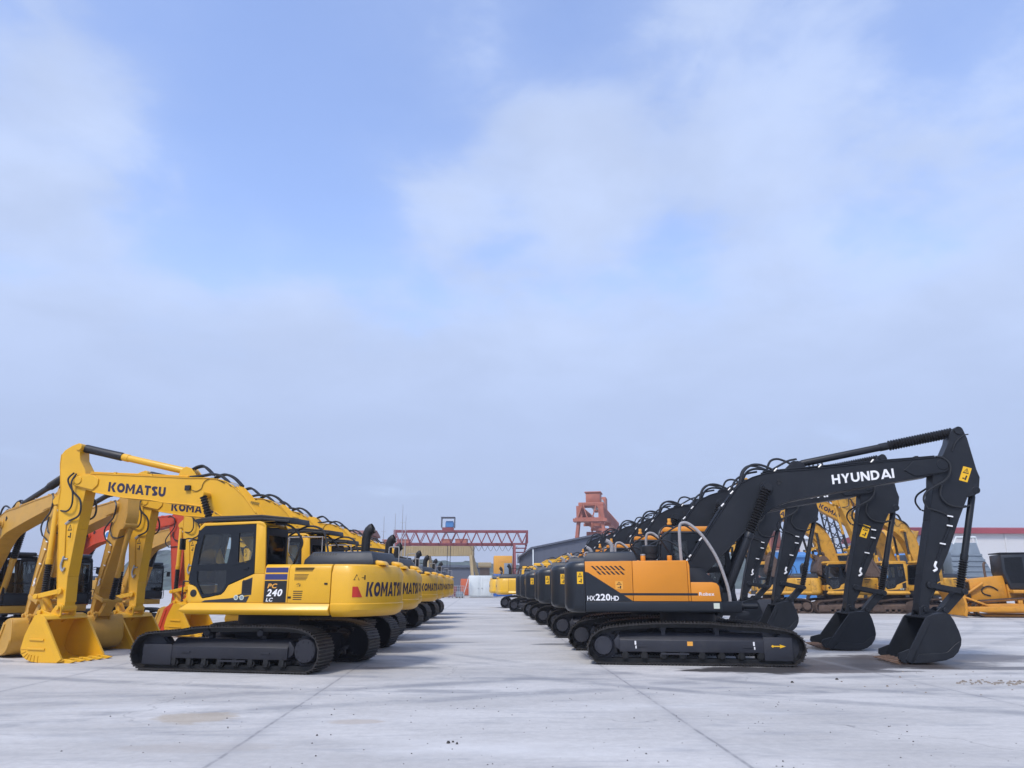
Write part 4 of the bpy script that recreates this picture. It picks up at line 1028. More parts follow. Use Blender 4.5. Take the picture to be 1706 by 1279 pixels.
def make_k(name, S, loc, rz, pose=(0, 0, 0)):
    r = empty(name, loc, rz); running_gear(r, S, 1); super_k(r, S); front_k(r, S, pose); return r
def make_h(name, S, loc, rz, pose=(0, 0, 0)):
    r = empty(name, loc, rz); running_gear(r, S, -1); super_h(r, S); front_h(r, S, pose)
    arrow = [(0, .5), (.12, .2), (.18, .38), (.62, .38), (.58, .1), (1, .5), (.58, .9), (.62, .62), (.18, .62), (.12, .8)]
    tr = [c for c in kids(r) if c.name.startswith('crawler_track')]
    t = [c for c in tr if sum(v.co.y for v in c.data.vertices) < 0][0]
    am = MB()
    am.add([(1.60 + u * .31, -1.517, .365 + v * .10) for u, v in arrow], [tuple(range(10))])
    am.build('arrow_sticker', 'stick_y', t, smooth=0)
    sm = MB(); put_quad(sm, (-.17, -1.5035, .405), .12, .09, (1, 0, 0)); sm.build('amber_sticker', 'orangev', t, smooth=0)
    wm = MB()
    for x in (-1.31, 1.23):
        put_quad(wm, (x, -1.5035, .42), .035, .08, (1, 0, 0)); put_quad(wm, (x + .015, -1.5035, .34), .025, .06, (1, 0, 0))
    wm.each('white_sticker', 'white', t, smooth=0)
    return r

# ================================================================== THE YARD
def fwd(deg): return R(deg)
# ---- left row of yellow excavators (facing left) -------------------------------------------
KO = Vector((-4.722, 17.732, 0)); KR = math.pi - R(14)
ORD = ["nearest", "second", "third", "fourth", "fifth", "sixth", "seventh"]
k0 = make_k("excavator", SK, KO, KR)
kl = ["yellow excavator nearest the camera in the left row, its numbered side panel in full view",
      "yellow excavator directly behind the nearest one in the left row, its lettered boom half covered",
      "third yellow excavator from the front of the left row", "fourth yellow excavator from the front of the left row",
      "fifth yellow excavator from the front of the left row", "sixth yellow excavator from the front of the left row",
      "last yellow excavator at the far end of the left row"]
tag(k0, kl[0], "excavator", "yellow excavators parked in the left row")
KP = {0: make_k("excavator", SK, KO, KR, pose=(-1.2, 1.6, -1)), 1: make_k("excavator", SK, KO, KR, pose=(.5, -1.2, 2))}
for i, (dx, dy) in enumerate([(.05, 3.9), (-.2, 8.3), (.0, 14.0), (0, 18.8), (.1, 24.0), (.1, 29.5)]):
    c = KP[i] if i in KP else copy_tree([k0, KP[0], KP[1]][i % 3]); c.location = KO + Vector((dx, dy, 0)); tag(c, kl[i + 1], "excavator", "yellow excavators parked in the left row")
    c.rotation_euler.z = KR + R([.6, -.8, .5, -.4, .7, -.5][i])
# ---- right row of dark excavators (facing right) -------------------------------------------
HO = Vector((4.955, 18.665, 0)); HRZ = -R(10)
h0 = make_h("excavator", SH, HO, HRZ)
hl = ["dark excavator nearest the camera in the right row, orange side panel fully in view",
      "dark excavator directly behind the nearest one in the right row, yellow sticker mid-stick",
      "third dark excavator from the front of the right row", "fourth dark excavator from the front of the right row",
      "fifth dark excavator from the front of the right row", "sixth dark excavator from the front of the right row",
      "farthest dark excavator of the right row"]
tag(h0, hl[0], "excavator", "dark excavators parked in the right row")
HP = {0: make_h("excavator", SH, HO, HRZ, pose=(-.6, .6, -7)), 1: make_h("excavator", SH, HO, HRZ, pose=(.6, -1.0, 3))}
for i, (dx, dy) in enumerate([(0, 3.65), (-.03, 8.6), (.12, 12.3), (0, 16.8), (0, 21.6), (0, 26.4)]):
    c = HP[i] if i in HP else copy_tree([h0, HP[0], HP[1]][i % 3]); c.location = HO + Vector((dx, dy, 0)); tag(c, hl[i + 1], "excavator", "dark excavators parked in the right row")
    for ch in kids(c):
        if ch.name.startswith('stick') and not ch.name.startswith('stick_'):
            for q in kids(ch):
                if q.name.startswith('safety_sticker'):
                    if i == 0: q.location = (-.72, 0, -1.02); q.rotation_euler = (0, 0, 0)
                    else: bpy.data.objects.remove(q)
    c.rotation_euler.z = HRZ + R([-.5, .6, .8, -.4, .5, -.3][i])
# ---- yellow machines that close the right row ---------------------------------------------
SY = dict(SK); SY.update(paint='kyellow2', paint2='kyellow2', cab_paint='kyellow2', boom_text=None, badge=False, cw_text=("HD", .02, 0), guard=False)
y0 = make_k("excavator", SY, (3.95, 52.0, 0), R(-6), pose=(-14, -52, 30))
tag(y0, "yellow excavator with its back to the aisle at the far end of the right row", "excavator", "yellow excavators closing the right row")
c = copy_tree(y0); c.location = (3.6, 60.0, 0); c['label'] = "yellow excavator farthest back in the right row, mostly covered by the one before it"

# ---- ochre and orange-red excavators behind the left row -----------------------------------
SC = dict(SH); SC.update(paint='ochre', arm='ochre', cab_paint='hblack2', boom_text=None, roof_paint='hblack2', stick_sticker=False, link_marks=False, tooth_m='ochre', cyl_m='ochre', armcyl_m='black')
def place_by_bucket(x, y, a, reach=5.2):   # bucket on the ground at (x, y); machine stands behind it, turned by a
    return (x - reach * math.cos(a), y - reach * math.sin(a), 0)
SC2 = dict(SC)
ang = R(-42); CS = .84
c0 = make_h("excavator", SC2, place_by_bucket(-11.15, 20.0, ang, 5.3 * CS), ang); c0.scale = (CS, CS, CS)
tag(c0, "ochre excavator at the left edge, its bucket behind the nearest yellow bucket", "excavator", "ochre excavators behind the left row")
for lab, (x, y) in (("ochre excavator whose stick and bucket stand between the two nearest yellow sticks", (-10.35, 21.6)),
                    ("ochre excavator farthest back behind the left row, next to the orange-red one", (-11.6, 30.2))):
    c = copy_tree(c0); c.location = place_by_bucket(x, y, ang, 5.3 * CS); c['label'] = lab
SD = dict(SC); SD.update(paint='red', arm='red', boom_text=("DOOSAN", .035, .2), cyl_m='black', cab_paint='black', roof_paint='black')
d0 = make_h("excavator", SD, place_by_bucket(-11.9, 28.6, R(-15), 5.3 * .86), R(-15), pose=(1.5, 22, -8)); d0.scale = (.86, .86, .86)
tag(d0, "orange-red excavator with a dark lettered band on its boom between the ochre ones", "excavator")
bb = MB()
bm_ = [c for c in kids(d0) if c.name.startswith('boom') and not c.name.startswith('boom_')][0]
for z0, z1 in ((3.98, 4.32),): bb.add([(3.3, -.2328, 3.98), (5.25, -.2328, 4.17), (5.25, -.2328, 4.44), (3.3, -.2328, 4.26)], [(0, 1, 2, 3)])
bb.build('dark_band', 'hblack', bm_, smooth=0)
rb_ = MB(); rb_.cyl((3.0, -.2325, 4.06), (3.0, -.236, 4.06), .19, n=20); rb_.cur = 1; rb_.cyl((3.0, -.236, 4.06), (3.0, -.239, 4.06), .13, n=16)
rb_.build('round_emblem', ['white', 'bluewall'], bm_, smooth=0)

# ---- weathered yellow excavators in the right background -----------------------------------
SE = dict(SK); SE.update(paint='oldyellow', paint2='oldyellow', cab_paint='oldyellow', boom_text=("KOMATSU", .05, .12), badge=False, guard=False, chain_m='rust', link_m='rust', worn_m='rust', frame_m='rust', bucket_m='rust', tooth_m='rust', bars=False)
e0 = make_k("excavator", SE, (22.4, 48.5, 0), math.pi + R(4), pose=(24, -36, 12, 1.25))
tag(e0, "weathered yellow excavator left of the dark stick that carries a yellow sticker, boom raised", "excavator", "weathered yellow excavators in the background")
for lab, (x, y), a in (("weathered yellow excavator with raised boom, just right of the dark stick with yellow sticker", (25.9, 48.0), -6),
                       ("weathered yellow excavator close beside the bulldozer, raised boom arching highest", (27.2, 47.2), 14)
                       ):
    c = copy_tree(e0); c.location = (x, y, 0); c['label'] = lab; c.rotation_euler.z = math.pi + R(a)

e1 = make_k("excavator", SE, (18.6, 49.0, 0), math.pi - R(10), pose=(4, -10, 5))
tag(e1, "weathered yellow excavator seen between the dark sticks, left of the others", "excavator", "weathered yellow excavators in the background")
# ---- bulldozer -----------------------------------------------------------------------------
def bulldozer(loc, rz):
    r = empty("bulldozer", loc, rz); P = 'dozer'
    tag(r, "orange-yellow bulldozer with black cab at the right edge", "bulldozer")
    path = [(1.5, .02), (1.78, .12), (1.92, .38), (1.86, .62), (1.66, .78), (.5, .86), (-.8, .95), (-1.5, 1.02), (-1.85, .95), (-2.05, .7), (-2.08, .45), (-1.98, .2), (-1.75, .02)]
    for s in (1, -1):
        ch = chain(path, s * 1.0, .56).build('crawler_track', ['rust', 'dozer', 'rust'], r, smooth=0)
        f = MB(); yo = s * 1.27; yi = s * .8; y = sorted((yi, yo))
        f.prism([(1.55, .25), (1.7, .42), (1.5, .62), (.2, .66), (-1.2, .55), (-1.4, .4), (-1.2, .22), (1.3, .20)], *y)
        f.box(-.2, 0, y[0], y[1], .6, .8); f.box(-1.0, -.8, y[0], y[1], .55, .82)
        f.build('track_frame', P, ch, bevel=.02)
        sprocket_mb(-1.62, .55, s * 1.0 - .28, s * 1.0 + .28, r=.40, disc=.28, out=s).build('sprocket', P, ch)
        ar = MB(); ar.bar((-.9, s * 1.40, .42), (2.35, s * 1.40, .38), .16, .24); ar.bar((1.2, s * 1.38, .5), (2.3, s * 1.30, .95), .09); ar.cyl((-.9, s * 1.25, .42), (-.9, s * 1.5, .42), .14, n=14)
        ar.build('push_arm', P, r, bevel=.02)
    b = MB(); b.prism([(1.75, .75), (1.75, 1.72), (1.62, 1.80), (.20, 1.96), (.15, .75)], -.52, .52); b.prism([(.15, .8), (.15, 1.55), (-2.2, 1.55), (-2.3, 1.2), (-2.2, .7)], -.62, .62)
    b.box(-1.9, .1, -1.15, 1.15, 1.12, 1.28); b.box(-2.2, -1.0, .62, 1.15, 1.28, 1.75); b.box(-2.2, -1.0, -1.15, -.62, 1.28, 1.75)
    bd = b.build('body', P, r, bevel=.03)
    g = MB(); g.box(1.752, 1.78, -.42, .42, .85, 1.65); g.tube([(.55, .53, 1.25), (.75, .56, 1.4), (1.0, .56, 1.45), (1.25, .55, 1.3), (1.2, .54, 1.1), (.9, .54, 1.0)], .03)
    for k in range(4): g.box(-1.9 + k * .2, -1.78 + k * .2, 1.151, 1.165, 1.45, 1.65)
    g.build('grille', 'black', bd)
    bl = MB(); pr = [(2.42, .05), (2.55, .10), (2.46, .35), (2.44, .65), (2.50, .95), (2.62, 1.22), (2.56, 1.24), (2.40, .98), (2.34, .65), (2.36, .3)]
    bl.prism(pr, -1.75, 1.75); bl.build('blade', P, r, bevel=.01)
    cy = MB()
    for s in (1, -1): cy.cyl((1.2, s * .66, 1.6), (2.4, s * .6, .8), .06, n=10)
    cy.build('lift_cylinder', P, r)
    cb = MB(); cb.prism([(.05, 1.30), (.30, 2.1), (.28, 2.95), (-1.75, 3.0), (-1.8, 1.30)], -.80, .80); c = cb.build('cab', 'hblack2', r, bevel=.05)
    w = MB()
    for y0, y1 in ((.80, .812), (-.812, -.80)): w.prism([(.16, 2.1), (.16, 2.8), (-.62, 2.82), (-.62, 1.6), (.0, 1.6)], y0, y1); w.prism([(-.78, 1.75), (-.78, 2.82), (-1.62, 2.84), (-1.64, 1.75)], y0, y1)
    w.each('window_pane', 'dglass', c, smooth=0)
    rf = MB(); rf.box(-1.82, .30, -.83, .83, 2.99, 3.05); rf.build('roof', 'hblack', r, bevel=.02)
    ex = MB(); ex.tube([(.9, .2, 1.85), (.9, .2, 2.45), (.82, .2, 2.6)], .06, n=10); ex.build('exhaust_pipe', 'rust', r)
    return r
bulldozer((29.0, 41.9, 0), math.pi - R(16)).scale = (1.12, 1.12, 1.12)

# ---- loose dozer blade, loader, grey machine ------------------------------------------------
b = empty("steel_plough_blade", (15.0, 40.3, 0), 0); tag(b, "grey steel plough blade lying on the concrete behind the dark buckets", "blade")
m = MB(); m.prismx([(.30, .02), (.38, .06), (.30, .3), (.30, .6), (.38, .95), (.30, .96), (.2, .6), (.2, .3)], -1.45, 1.45); m.build('blade_plate', 'kgrey', b)
m = MB()
for x in (-1.1, -.35, .35, 1.1): m.hexa([(x - .03, .36, .03), (x + .03, .36, .03), (x + .03, .9, .03), (x - .03, .9, .03), (x - .03, .36, .8), (x + .03, .36, .8), (x + .03, .45, .8), (x - .03, .45, .8)])
m.each('stiffener', 'kgrey', b)

def wheel_loader(loc, rz):
    r = empty("wheel_loader", loc, rz); P = 'oldyellow'
    r.scale = (1.3, 1.3, 1.3); tag(r, "yellow wheel loader holding its bucket up behind the weathered excavators", "wheel loader")
    for x in (1.5, -1.5):
        for s in (1, -1):
            w = MB(); w.lathe((x, s * 1.05 - .28, .78), (x, s * 1.05 + .28, .78), [(0, .5), (.05, .72), (.2, .78), (.8, .78), (.95, .72), (1, .5)], 24); t = w.build('wheel', 'rubber', r)
            h = MB(); h.cyl((x, s * 1.05 - .29, .78), (x, s * 1.05 + .29, .78), .40, n=18); h.build('rim', P, t)
    b = MB(); b.prism([(-.3, .7), (-.3, 1.75), (-2.9, 1.85), (-3.0, 1.1), (-2.8, .7)], -.85, .85); b.box(-.3, 2.2, -.5, .5, .6, 1.3); b.build('body', P, r, bevel=.05)
    c = MB(); c.prism([(.9, 1.3), (.85, 3.1), (-.75, 3.15), (-.75, 1.3)], -.7, .7); cc = c.build('cab', 'dglass', r)
    f = MB()
    for x in (.88, -.75):
        for s in (1, -1): f.bar((x, s * .7, 1.3), (x, s * .7, 3.1), .1)
    f.box(-.85, 1.0, -.8, .8, 3.1, 3.22); f.build('cab_frame', P, cc)
    a = MB()
    for s in (1, -1): a.bar((1.1, s * .55, 1.6), (3.0, s * .55, 3.6), .14, .3)
    a.bar((1.6, 0, 1.5), (2.9, 0, 3.75), .16, .16); a.build('lift_arm', P, r, bevel=.02)
    k = MB(); pr = [(3.0, 3.35), (3.55, 3.25), (4.35, 4.6), (4.30, 4.66), (3.5, 3.5), (3.1, 3.6), (3.0, 4.3), (3.2, 4.75), (3.13, 4.8), (2.9, 4.3)]
    k.prism(pr, -1.4, 1.4)
    for s in (1, -1): k.prism([(3.0, 3.35), (3.55, 3.25), (4.35, 4.6), (3.6, 4.7), (3.2, 4.75), (2.9, 4.3)], *sorted((s * 1.4, s * 1.36)))
    k.build('bucket', P, r, bevel=.01)
wheel_loader((30.6, 62.0, 0), R(22))

g = empty("dump_truck", (33.7, 53.0, 0), math.pi); g.scale = (1.25, 1.25, 1.25); tag(g, "grey-blue dump truck with ribbed tailgate and white rail behind the bulldozer", "dump truck")
m = MB(); m.prism([(-1.4, 1.2), (-.45, 3.0), (-.3, 3.6), (.9, 3.6), (1.25, 3.1), (1.3, 1.2)], -1.2, 1.2); tub = m.build('tub', 'greycab', g, bevel=.03)
m = MB()
for k in range(6): m.box(-1.1 + k * .12, 1.25, 1.2, 1.24, 1.5 + k * .28, 1.6 + k * .28)
m.each('rib', 'greycab', tub)
m = MB(); m.tube([(-.4, 1.1, 3.55), (-.35, 1.1, 3.9), (.75, 1.1, 3.9), (.95, 1.1, 3.5)], .06, smooth=False); m.build('guard_rail', 'cwhite', g)
m = MB(); m.box(-1.6, 3.6, -1.1, 1.1, .7, 1.2); m.build('chassis', 'kgrey', g)
m = MB(); m.prism([(1.7, 1.2), (1.7, 3.0), (3.1, 3.0), (3.5, 2.0), (3.5, 1.2)], -1.15, 1.15); m.build('cab', 'hblack2', g, bevel=.06)
for x in (-.6, 2.7):
    for s in (1, -1):
        m = MB(); m.lathe((x, s * .95 - .2, .55), (x, s * .95 + .2, .55), [(0, .35), (.1, .52), (.2, .55), (.8, .55), (.9, .52), (1, .35)], 20); m.build('wheel', 'rubber', g)

# ---- lattice crane boom ---------------------------------------------------------------------
def lattice(mb, p0, p1, w0, w1, n, t=.08, d=None):
    p0, p1 = Vector(p0), Vector(p1); ax = (p1 - p0).normalized(); a = Vector((0, 1, 0)) if abs(ax.y) < .8 else Vector((1, 0, 0))
    u = ax.cross(a).normalized(); v = ax.cross(u); P = []
    for i in range(n + 1):
        c = p0.lerp(p1, i / n); w = w0 + (w1 - w0) * i / n
        P.append([c + u * (sx * w / 2) + v * (sy * w / 2) for sx, sy in ((-1, -1), (1, -1), (1, 1), (-1, 1))])
    for k in range(4): mb.bar(P[0][k], P[n][k], t)
    for i in range(n):
        for k in range(4):
            mb.bar(P[i][k], P[i + 1][(k + 1) % 4], t * .6); mb.bar(P[i][k], P[i][(k + 1) % 4], t * .5)
lc = empty("crawler_crane", (33.5, 71.0, 0)); tag(lc, "grey lattice-boom crawler crane rising behind the weathered excavators", "crane")
m = MB(); lattice(m, (.6, 0, 2.0), (-1.3, 0, 13.0), 1.3, .9, 11, .12); m.build('lattice_boom', 'kgrey', lc)
m = MB(); m.prism([(1.0, 1.2), (1.0, 2.8), (-3.5, 2.8), (-3.8, 1.2)], -1.4, 1.4); m.build('body', 'bluewall', lc, bevel=.05)
for s in (1, -1):
    chain([(x * 1.3, z * 1.1) for x, z in TRK_K], s * 1.7, .8).build('crawler_track', ['rust', 'rust', 'rust'], lc, smooth=0)

# ---- gantry cranes --------------------------------------------------------------------------
def truss_gantry():
    r = empty("gantry_crane", (-3.5, 130, 0)); tag(r, "dark red truss gantry crane spanning the end of the aisle", "gantry crane")
    xL, xR, zt, zb, y2 = -11.2, 11.2, 10.6, 8.5, 1.2
    m = MB()
    for y in (-y2, y2):
        m.box(xL, xR, y - .14, y + .14, zt - .3, zt); 
        n = 26
        for i in range(n):
            a = xL + (xR - xL) * i / n; b2 = xL + (xR - xL) * (i + 1) / n
            m.bar((a, y, zb if i % 2 else zt - .2), (b2, y, zt - .2 if i % 2 else zb), .13)
        m.bar((xL, y, zb), (xL, y, zt), .2); m.bar((xR, y, zb), (xR, y, zt), .2)
    m.box(xL, xR - 2.4, -.35, .35, zb - .45, zb - .02); m.box(xL, xR, -y2, -y2 + .2, zb - .2, zb); m.box(xL, xR, y2 - .2, y2, zb - .2, zb)
    for i in range(10): m.box(xL + i * 2.45, xL + i * 2.45 + .15, -y2, y2, zb - .18, zb - .04)
    m.build('girder', 'maroon', r)
    for x, dx in ((xL + .25, 0), (xR - 2.2, 2.0)):
        l = MB()
        for s in (1, -1): l.bar((x, s * y2, zb - .2), (x, s * 4.0, .5), .38, .38)
        if dx: 
            l.bar((x + dx + .2, 0, zt), (x + dx - .1, 0, zb - .4), .2); l.bar((x + dx + .1, 0, zb - .2), (x + .3, 0, 2.5), .26)
            for z in (6.9, 7.6): l.box(x, x + dx + .1, -.2, .2, z, z + .18)
        l.box(x - .2, x + .2, -4.6, 4.6, .25, .6)
        l.build('leg', 'maroon', r)
    if 1:
        c = MB(); c.box(xR - 1.7, xR - .5, -.6, .6, 5.2, 6.7); c.build('operator_cab', 'cwhite', r)
        t = MB(); t.box(-3.2, -1.3, -1.2, 1.2, zt + .02, zt + .45); tr = t.build('trolley', 'maroon', r)
        f = MB(); x0, x1, z0, z1 = -3.35, -1.15, zt + .45, zt + 2.1
        for x in (x0, x1):
            for y in (-1, 1): f.bar((x, y, z0), (x, y, z1), .14)
        f.box(x0 - .1, x1 + .1, -1.15, 1.15, z1, z1 + .12); f.build('trolley_frame', 'gwall', tr)
        k = MB(); k.box(-2.6, -1.4, -.6, .6, z0 + .1, z0 + 1.1); k.cyl((-2.7, 0, z0 + .5), (-1.3, 0, z0 + .5), .45, n=14); k.build('hoist_motor', 'bluewall', tr)
        h = MB()
        for i in range(8): h.tube([(1.5 + i, -.1, zb - .45), (2.0 + i, -.1, zb - 1.3), (2.5 + i, -.1, zb - .45)], .03, n=4, sub=3)
        h.tube([(-2.3, 0, zb - .4), (-2.3, 0, 3.0)], .05, smooth=False); h.tube([(-1.8, 0, zb - .4), (-1.8, 0, 3.0)], .05, smooth=False)
        h.build('cable', 'black', r)
    return r
truss_gantry()
def box_gantry():
    r = empty("gantry_crane", (-6.5, 150, 0), R(-10)); tag(r, "beige box-girder gantry crane behind the dark red one", "gantry crane")
    m = MB(); m.box(-14.0, 5.0, -.9, .9, 7.1, 9.0)
    for i in range(38): m.box(-13.9 + i * .5, -13.8 + i * .5, -.98, -.9, 7.12, 8.98)
    m.build('girder', 'beige', r)
    for x in (-4.0, 4.6):
        l = MB()
        for s in (1, -1): l.bar((x, s * .8, 7.1), (x + (1.3 if x > 0 else 1.2), s * 4.2, .3), .5, .5)
        l.build('leg', 'beige', r)
    for x, w in ((-12.2, 1.8), (-9.0, 2.4), (-.4, 1.6), (2.6, 2.2)):
        t = MB(); t.box(x - w / 2, x + w / 2, -.8, .8, 9.0, 10.2); t.box(x - w / 2 - .1, x + w / 2 + .1, -.9, .9, 10.2, 10.32); t.build('machine_house', 'salmon', r)
box_gantry()
def portal(loc, rz, s=1.0):
    r = empty("gantry_crane", loc, rz); P = 'salmon'; H = 12.7
    m = MB()                                                      # girders run along local x
    for y in (-1.9, 1.9):
        m.box(-1, 38, y - .45, y + .45, H + .2, H + 2.2)
        for i in range(19): m.bar((-1 + i * 2.05, y - .5, H + .25), (i * 2.05, y - .5, H + 2.15), .1)
    for x in (-1.2, 12, 25, 37.8): m.box(x, x + .4, -2.6, 2.6, H - .3, H + .19)
    m.build('girder', P, r)
    for x in (0, 34):
        l = MB()
        for sd in (1, -1):
            l.bar((x - .8, sd * 2.0, H), (x - 1.0, sd * 3.6, .3), .5); l.bar((x + .8, sd * 2.0, H), (x + 2.4, sd * 3.6, .3), .38)
            l.bar((x - 1.2, sd * 2.2, H), (x - 1.2, sd * 1.2, H + 2.6), .2); l.bar((x - 1.2, sd * .4, H), (x - 1.2, sd * 1.2, H + 2.6), .2)
        l.box(x - 1.5, x + 1.0, -2.9, 2.9, H - .5, H + .02); l.box(x - 1.2, x - .8, -3.1, 3.1, 5.6, 5.9)
        l.build('leg', P, r)
    t = MB(); t.box(1.0, 5.0, -2.2, 2.2, H + 2.4, H + 3.0); t.box(1.2, 4.6, -1.6, .9, H + 3.0, H + 4.7); t.box(11, 14.5, -1.8, .6, H + 2.4, H + 5.0); t.box(1.0, 4.8, -1.8, 1.1, H + 4.7, H + 4.9)
    t.each('machine_house', P, r, bevel=.05)
    w = MB(); w.box(6, 9.5, -1.6, .4, H + 2.45, H + 4.0); w.build('electric_box', 'cwhite', r)
    c = MB(); c.box(1.0, 3.4, -.9, .9, 8.0, 10.6); c.prism([(.9, 7.6), (3.6, 7.6), (3.0, 8.0), (1.4, 8.0)], -.9, .9); c.bar((2.2, 0, 10.6), (2.2, 0, H), .3); c.build('operator_cab', P, r, bevel=.05)
    p = MB(); p.box(-2, 6, -1.4, 1.4, 7.45, 7.6); p.build('platform', P, r)
portal((18.8, 131, 0), R(76)); kids_p = [o for o in bpy.data.objects if o.name.startswith("gantry_crane") and o.parent is None]
tag(kids_p[-1], "salmon rail gantry crane with hanging operator cab above the slate hall roof", "gantry crane")
c = copy_tree(kids_p[-1]); c.location = (50.5, 128, 0); c.rotation_euler.z = R(100); c['label'] = "salmon gantry crane glimpsed between the booms of the dark excavators"

# ---- buildings ------------------------------------------------------------------------------
def hall(name, loc, rz, w, d, he, hr, wall, roof, label, trim=None, pipe=None, pl=6):
    r = empty(name, loc, rz); tag(r, label, "hall")
    m = MB(); m.prism([(0, 0), (w, 0), (w, he), (w / 2, hr), (0, he)], 0, d)
    n = int(w / .9)
    for k in range(n):
        x = (k + .5) * w / n; z = he + (hr - he) * (1 - abs(2 * x / w - 1)); m.box(x - .05, x + .05, -.04, 0, 0, z - .1)
    n = int(d / .9)
    for k in range(n):
        y = (k + .5) * d / n; m.box(-.04, 0, y - .05, y + .05, 0, he - .1)
    m.build('wall', wall, r)
    f = MB()
    for a, b_ in (((-.3, he - .02), (w / 2, hr + .06)), ((w + .3, he - .02), (w / 2, hr + .06))):
        f.add([(a[0], -.3, a[1]), (b_[0], -.3, b_[1]), (b_[0], d + .3, b_[1]), (a[0], d + .3, a[1]), (a[0], -.3, a[1] + .22), (b_[0], -.3, b_[1] + .22), (b_[0], d + .3, b_[1] + .22), (a[0], d + .3, a[1] + .22)],
              [(0, 1, 2, 3), (4, 5, 6, 7), (0, 1, 5, 4), (1, 2, 6, 5), (2, 3, 7, 6), (3, 0, 4, 7)])
    f.build('roof', roof, r)
    if pipe:
        p = MB(); p.bar((.0, -.12, 0), (.0, -.12, he), .16); p.build('downpipe', 'cwhite', r)
    return r
hall("slate_hall", (6.35, 95, 0), R(0), 15.6, 34, 6.0, 7.55, 'gwall', 'gwall', "slate-grey gabled hall with a white downpipe right of the aisle", pipe=1)
r = empty("long_hall", (61.5, 101, 0)); tag(r, "long white hall with a red roof edge at the right edge", "hall")
m = MB(); m.box(0, 60, 0, 26, 0, 8.4)
for k in range(13): m.box(4.6 * k + .1, 4.6 * k + .35, -.12, 0, 0, 8.38)
m.build('wall', 'wwall', r)
m = MB(); m.prismx([(-.5, 8.4), (-.5, 9.1), (13, 10.2), (26.5, 9.1), (26.5, 8.4)], -.6, 60.6); m.build('roof', 'redroof', r)
m = MB(); m.box(-.01, 59, -.02, 0, .4, 1.4); 
def shed(name, lab, loc, w, d, h, wm, rm, wins=0, rz=0):
    r = empty(name, loc, rz); tag(r, lab, "building")
    m = MB(); m.box(-w / 2, w / 2, 0, d, 0, h); m.build('wall', wm, r)
    m = MB(); m.prismx([(-.3, h), (-.3, h + .25), (d / 2, h + .9), (d + .3, h + .25), (d + .3, h)], -w / 2 - .3, w / 2 + .3); m.build('roof', rm, r)
    for k in range(wins):
        x = -w / 2 + (k + .5) * w / wins
        for j in range(max(1, int(h // 3.2))):
            f = MB(); f.box(x - .6, x + .6, -.06, -.003, 1.2 + j * 3, 2.5 + j * 3); fo = f.build('window', 'cwhite', r)
            g2 = MB(); g2.box(x - .5, x + .5, -.075, -.062, 1.3 + j * 3, 2.4 + j * 3); g2.build('pane', 'dglass', fo)
    return r
shed("blue_shed", "blue sheet-metal shed seen between the dark sticks", (45.5, 100, 0), 9, 10, 5.2, 'bluewall', 'bluewall', 3)
shed("blue_shed", "lower blue shed to the right of the other blue one", (54.5, 98, 0), 7, 8, 5.0, 'bluewall', 'bluewall', 2)
shed("white_block", "pale office block with window rows behind the blue shed", (66, 150, 0), 9, 10, 10.5, 'wwall', 'cwhite', 5)
shed("brick_house", "red brick building behind the left row of excavators", (-17.6, 110, 0), 3.4, 8, 8.6, 'brick', 'brick', 2)
shed("brown_kiosk", "brown boarded kiosk behind the white container", (.55, 134, 0), 1.7, 3, 4.6, 'brown', 'beige', 1)
shed("long_shed", "dark open-sided shed under the beige gantry crane", (-9, 172, 0), 20, 12, 5.2, 'gwall', 'kgrey', 6)

def container(name, lab, loc, w, d, h, mats, rz=0, doors=True):
    r = empty(name, loc, rz); tag(r, lab, "container")
    m = MB(); m.box(-w / 2, w / 2, 0, d, .12, h)
    for k in range(int(d / .3)): m.box(w / 2, w / 2 + .03, k * .3 + .05, k * .3 + .2, .25, h - .15); m.box(-w / 2 - .03, -w / 2, k * .3 + .05, k * .3 + .2, .25, h - .15)
    m.build('shell', mats[0], r, bevel=.03)
    if doors:
        for s in (-1, 1):
            m = MB(); m.box(min(s * .03, s * (w / 2 - .1)), max(s * .03, s * (w / 2 - .1)), -.05, -.003, .25, h - .14)
            m.box(s * .25 - .02, s * .25 + .02, -.09, -.052, .3, h - .2); dd = m.build('door', mats[0], r, bevel=.01)
            hh = MB(); hh.box(s * .25 - .1, s * .25 + .1, -.12, -.092, 1.2, 1.27); hh.build('handle', 'steel', dd)
    return r
container("container", "white container with closed double doors at the end of the aisle", (-.15, 108, 0), 3.15, 6, 2.95, ['cwhite'])
container("container", "orange container behind the barriers, left of the white container", (-1.9, 121, 0), 2.6, 5, 2.6, ['corange'])
r = empty("container_office", (3.3, 118, 0)); tag(r, "tall amber and blue container office right of the white container", "container office")
m = MB(); m.box(-1.4, 1.4, 0, 6, 3.3, 6.0); u = m.build('upper_unit', 'cyellow', r, bevel=.03)
m = MB(); m.box(-1.4, 1.4, 0.003, 6, 0, 3.29); m.build('lower_unit', 'cblue', r, bevel=.03)
m = MB(); m.box(.15, 1.3, -.35, -.01, 2.0, 4.9); m.build('grey_panel', 'greycab', r, bevel=.02)
m = MB(); m.box(-.6, 1.3, -.03, -.004, 5.1, 5.4); m.build('canopy_edge', 'orangev', u)
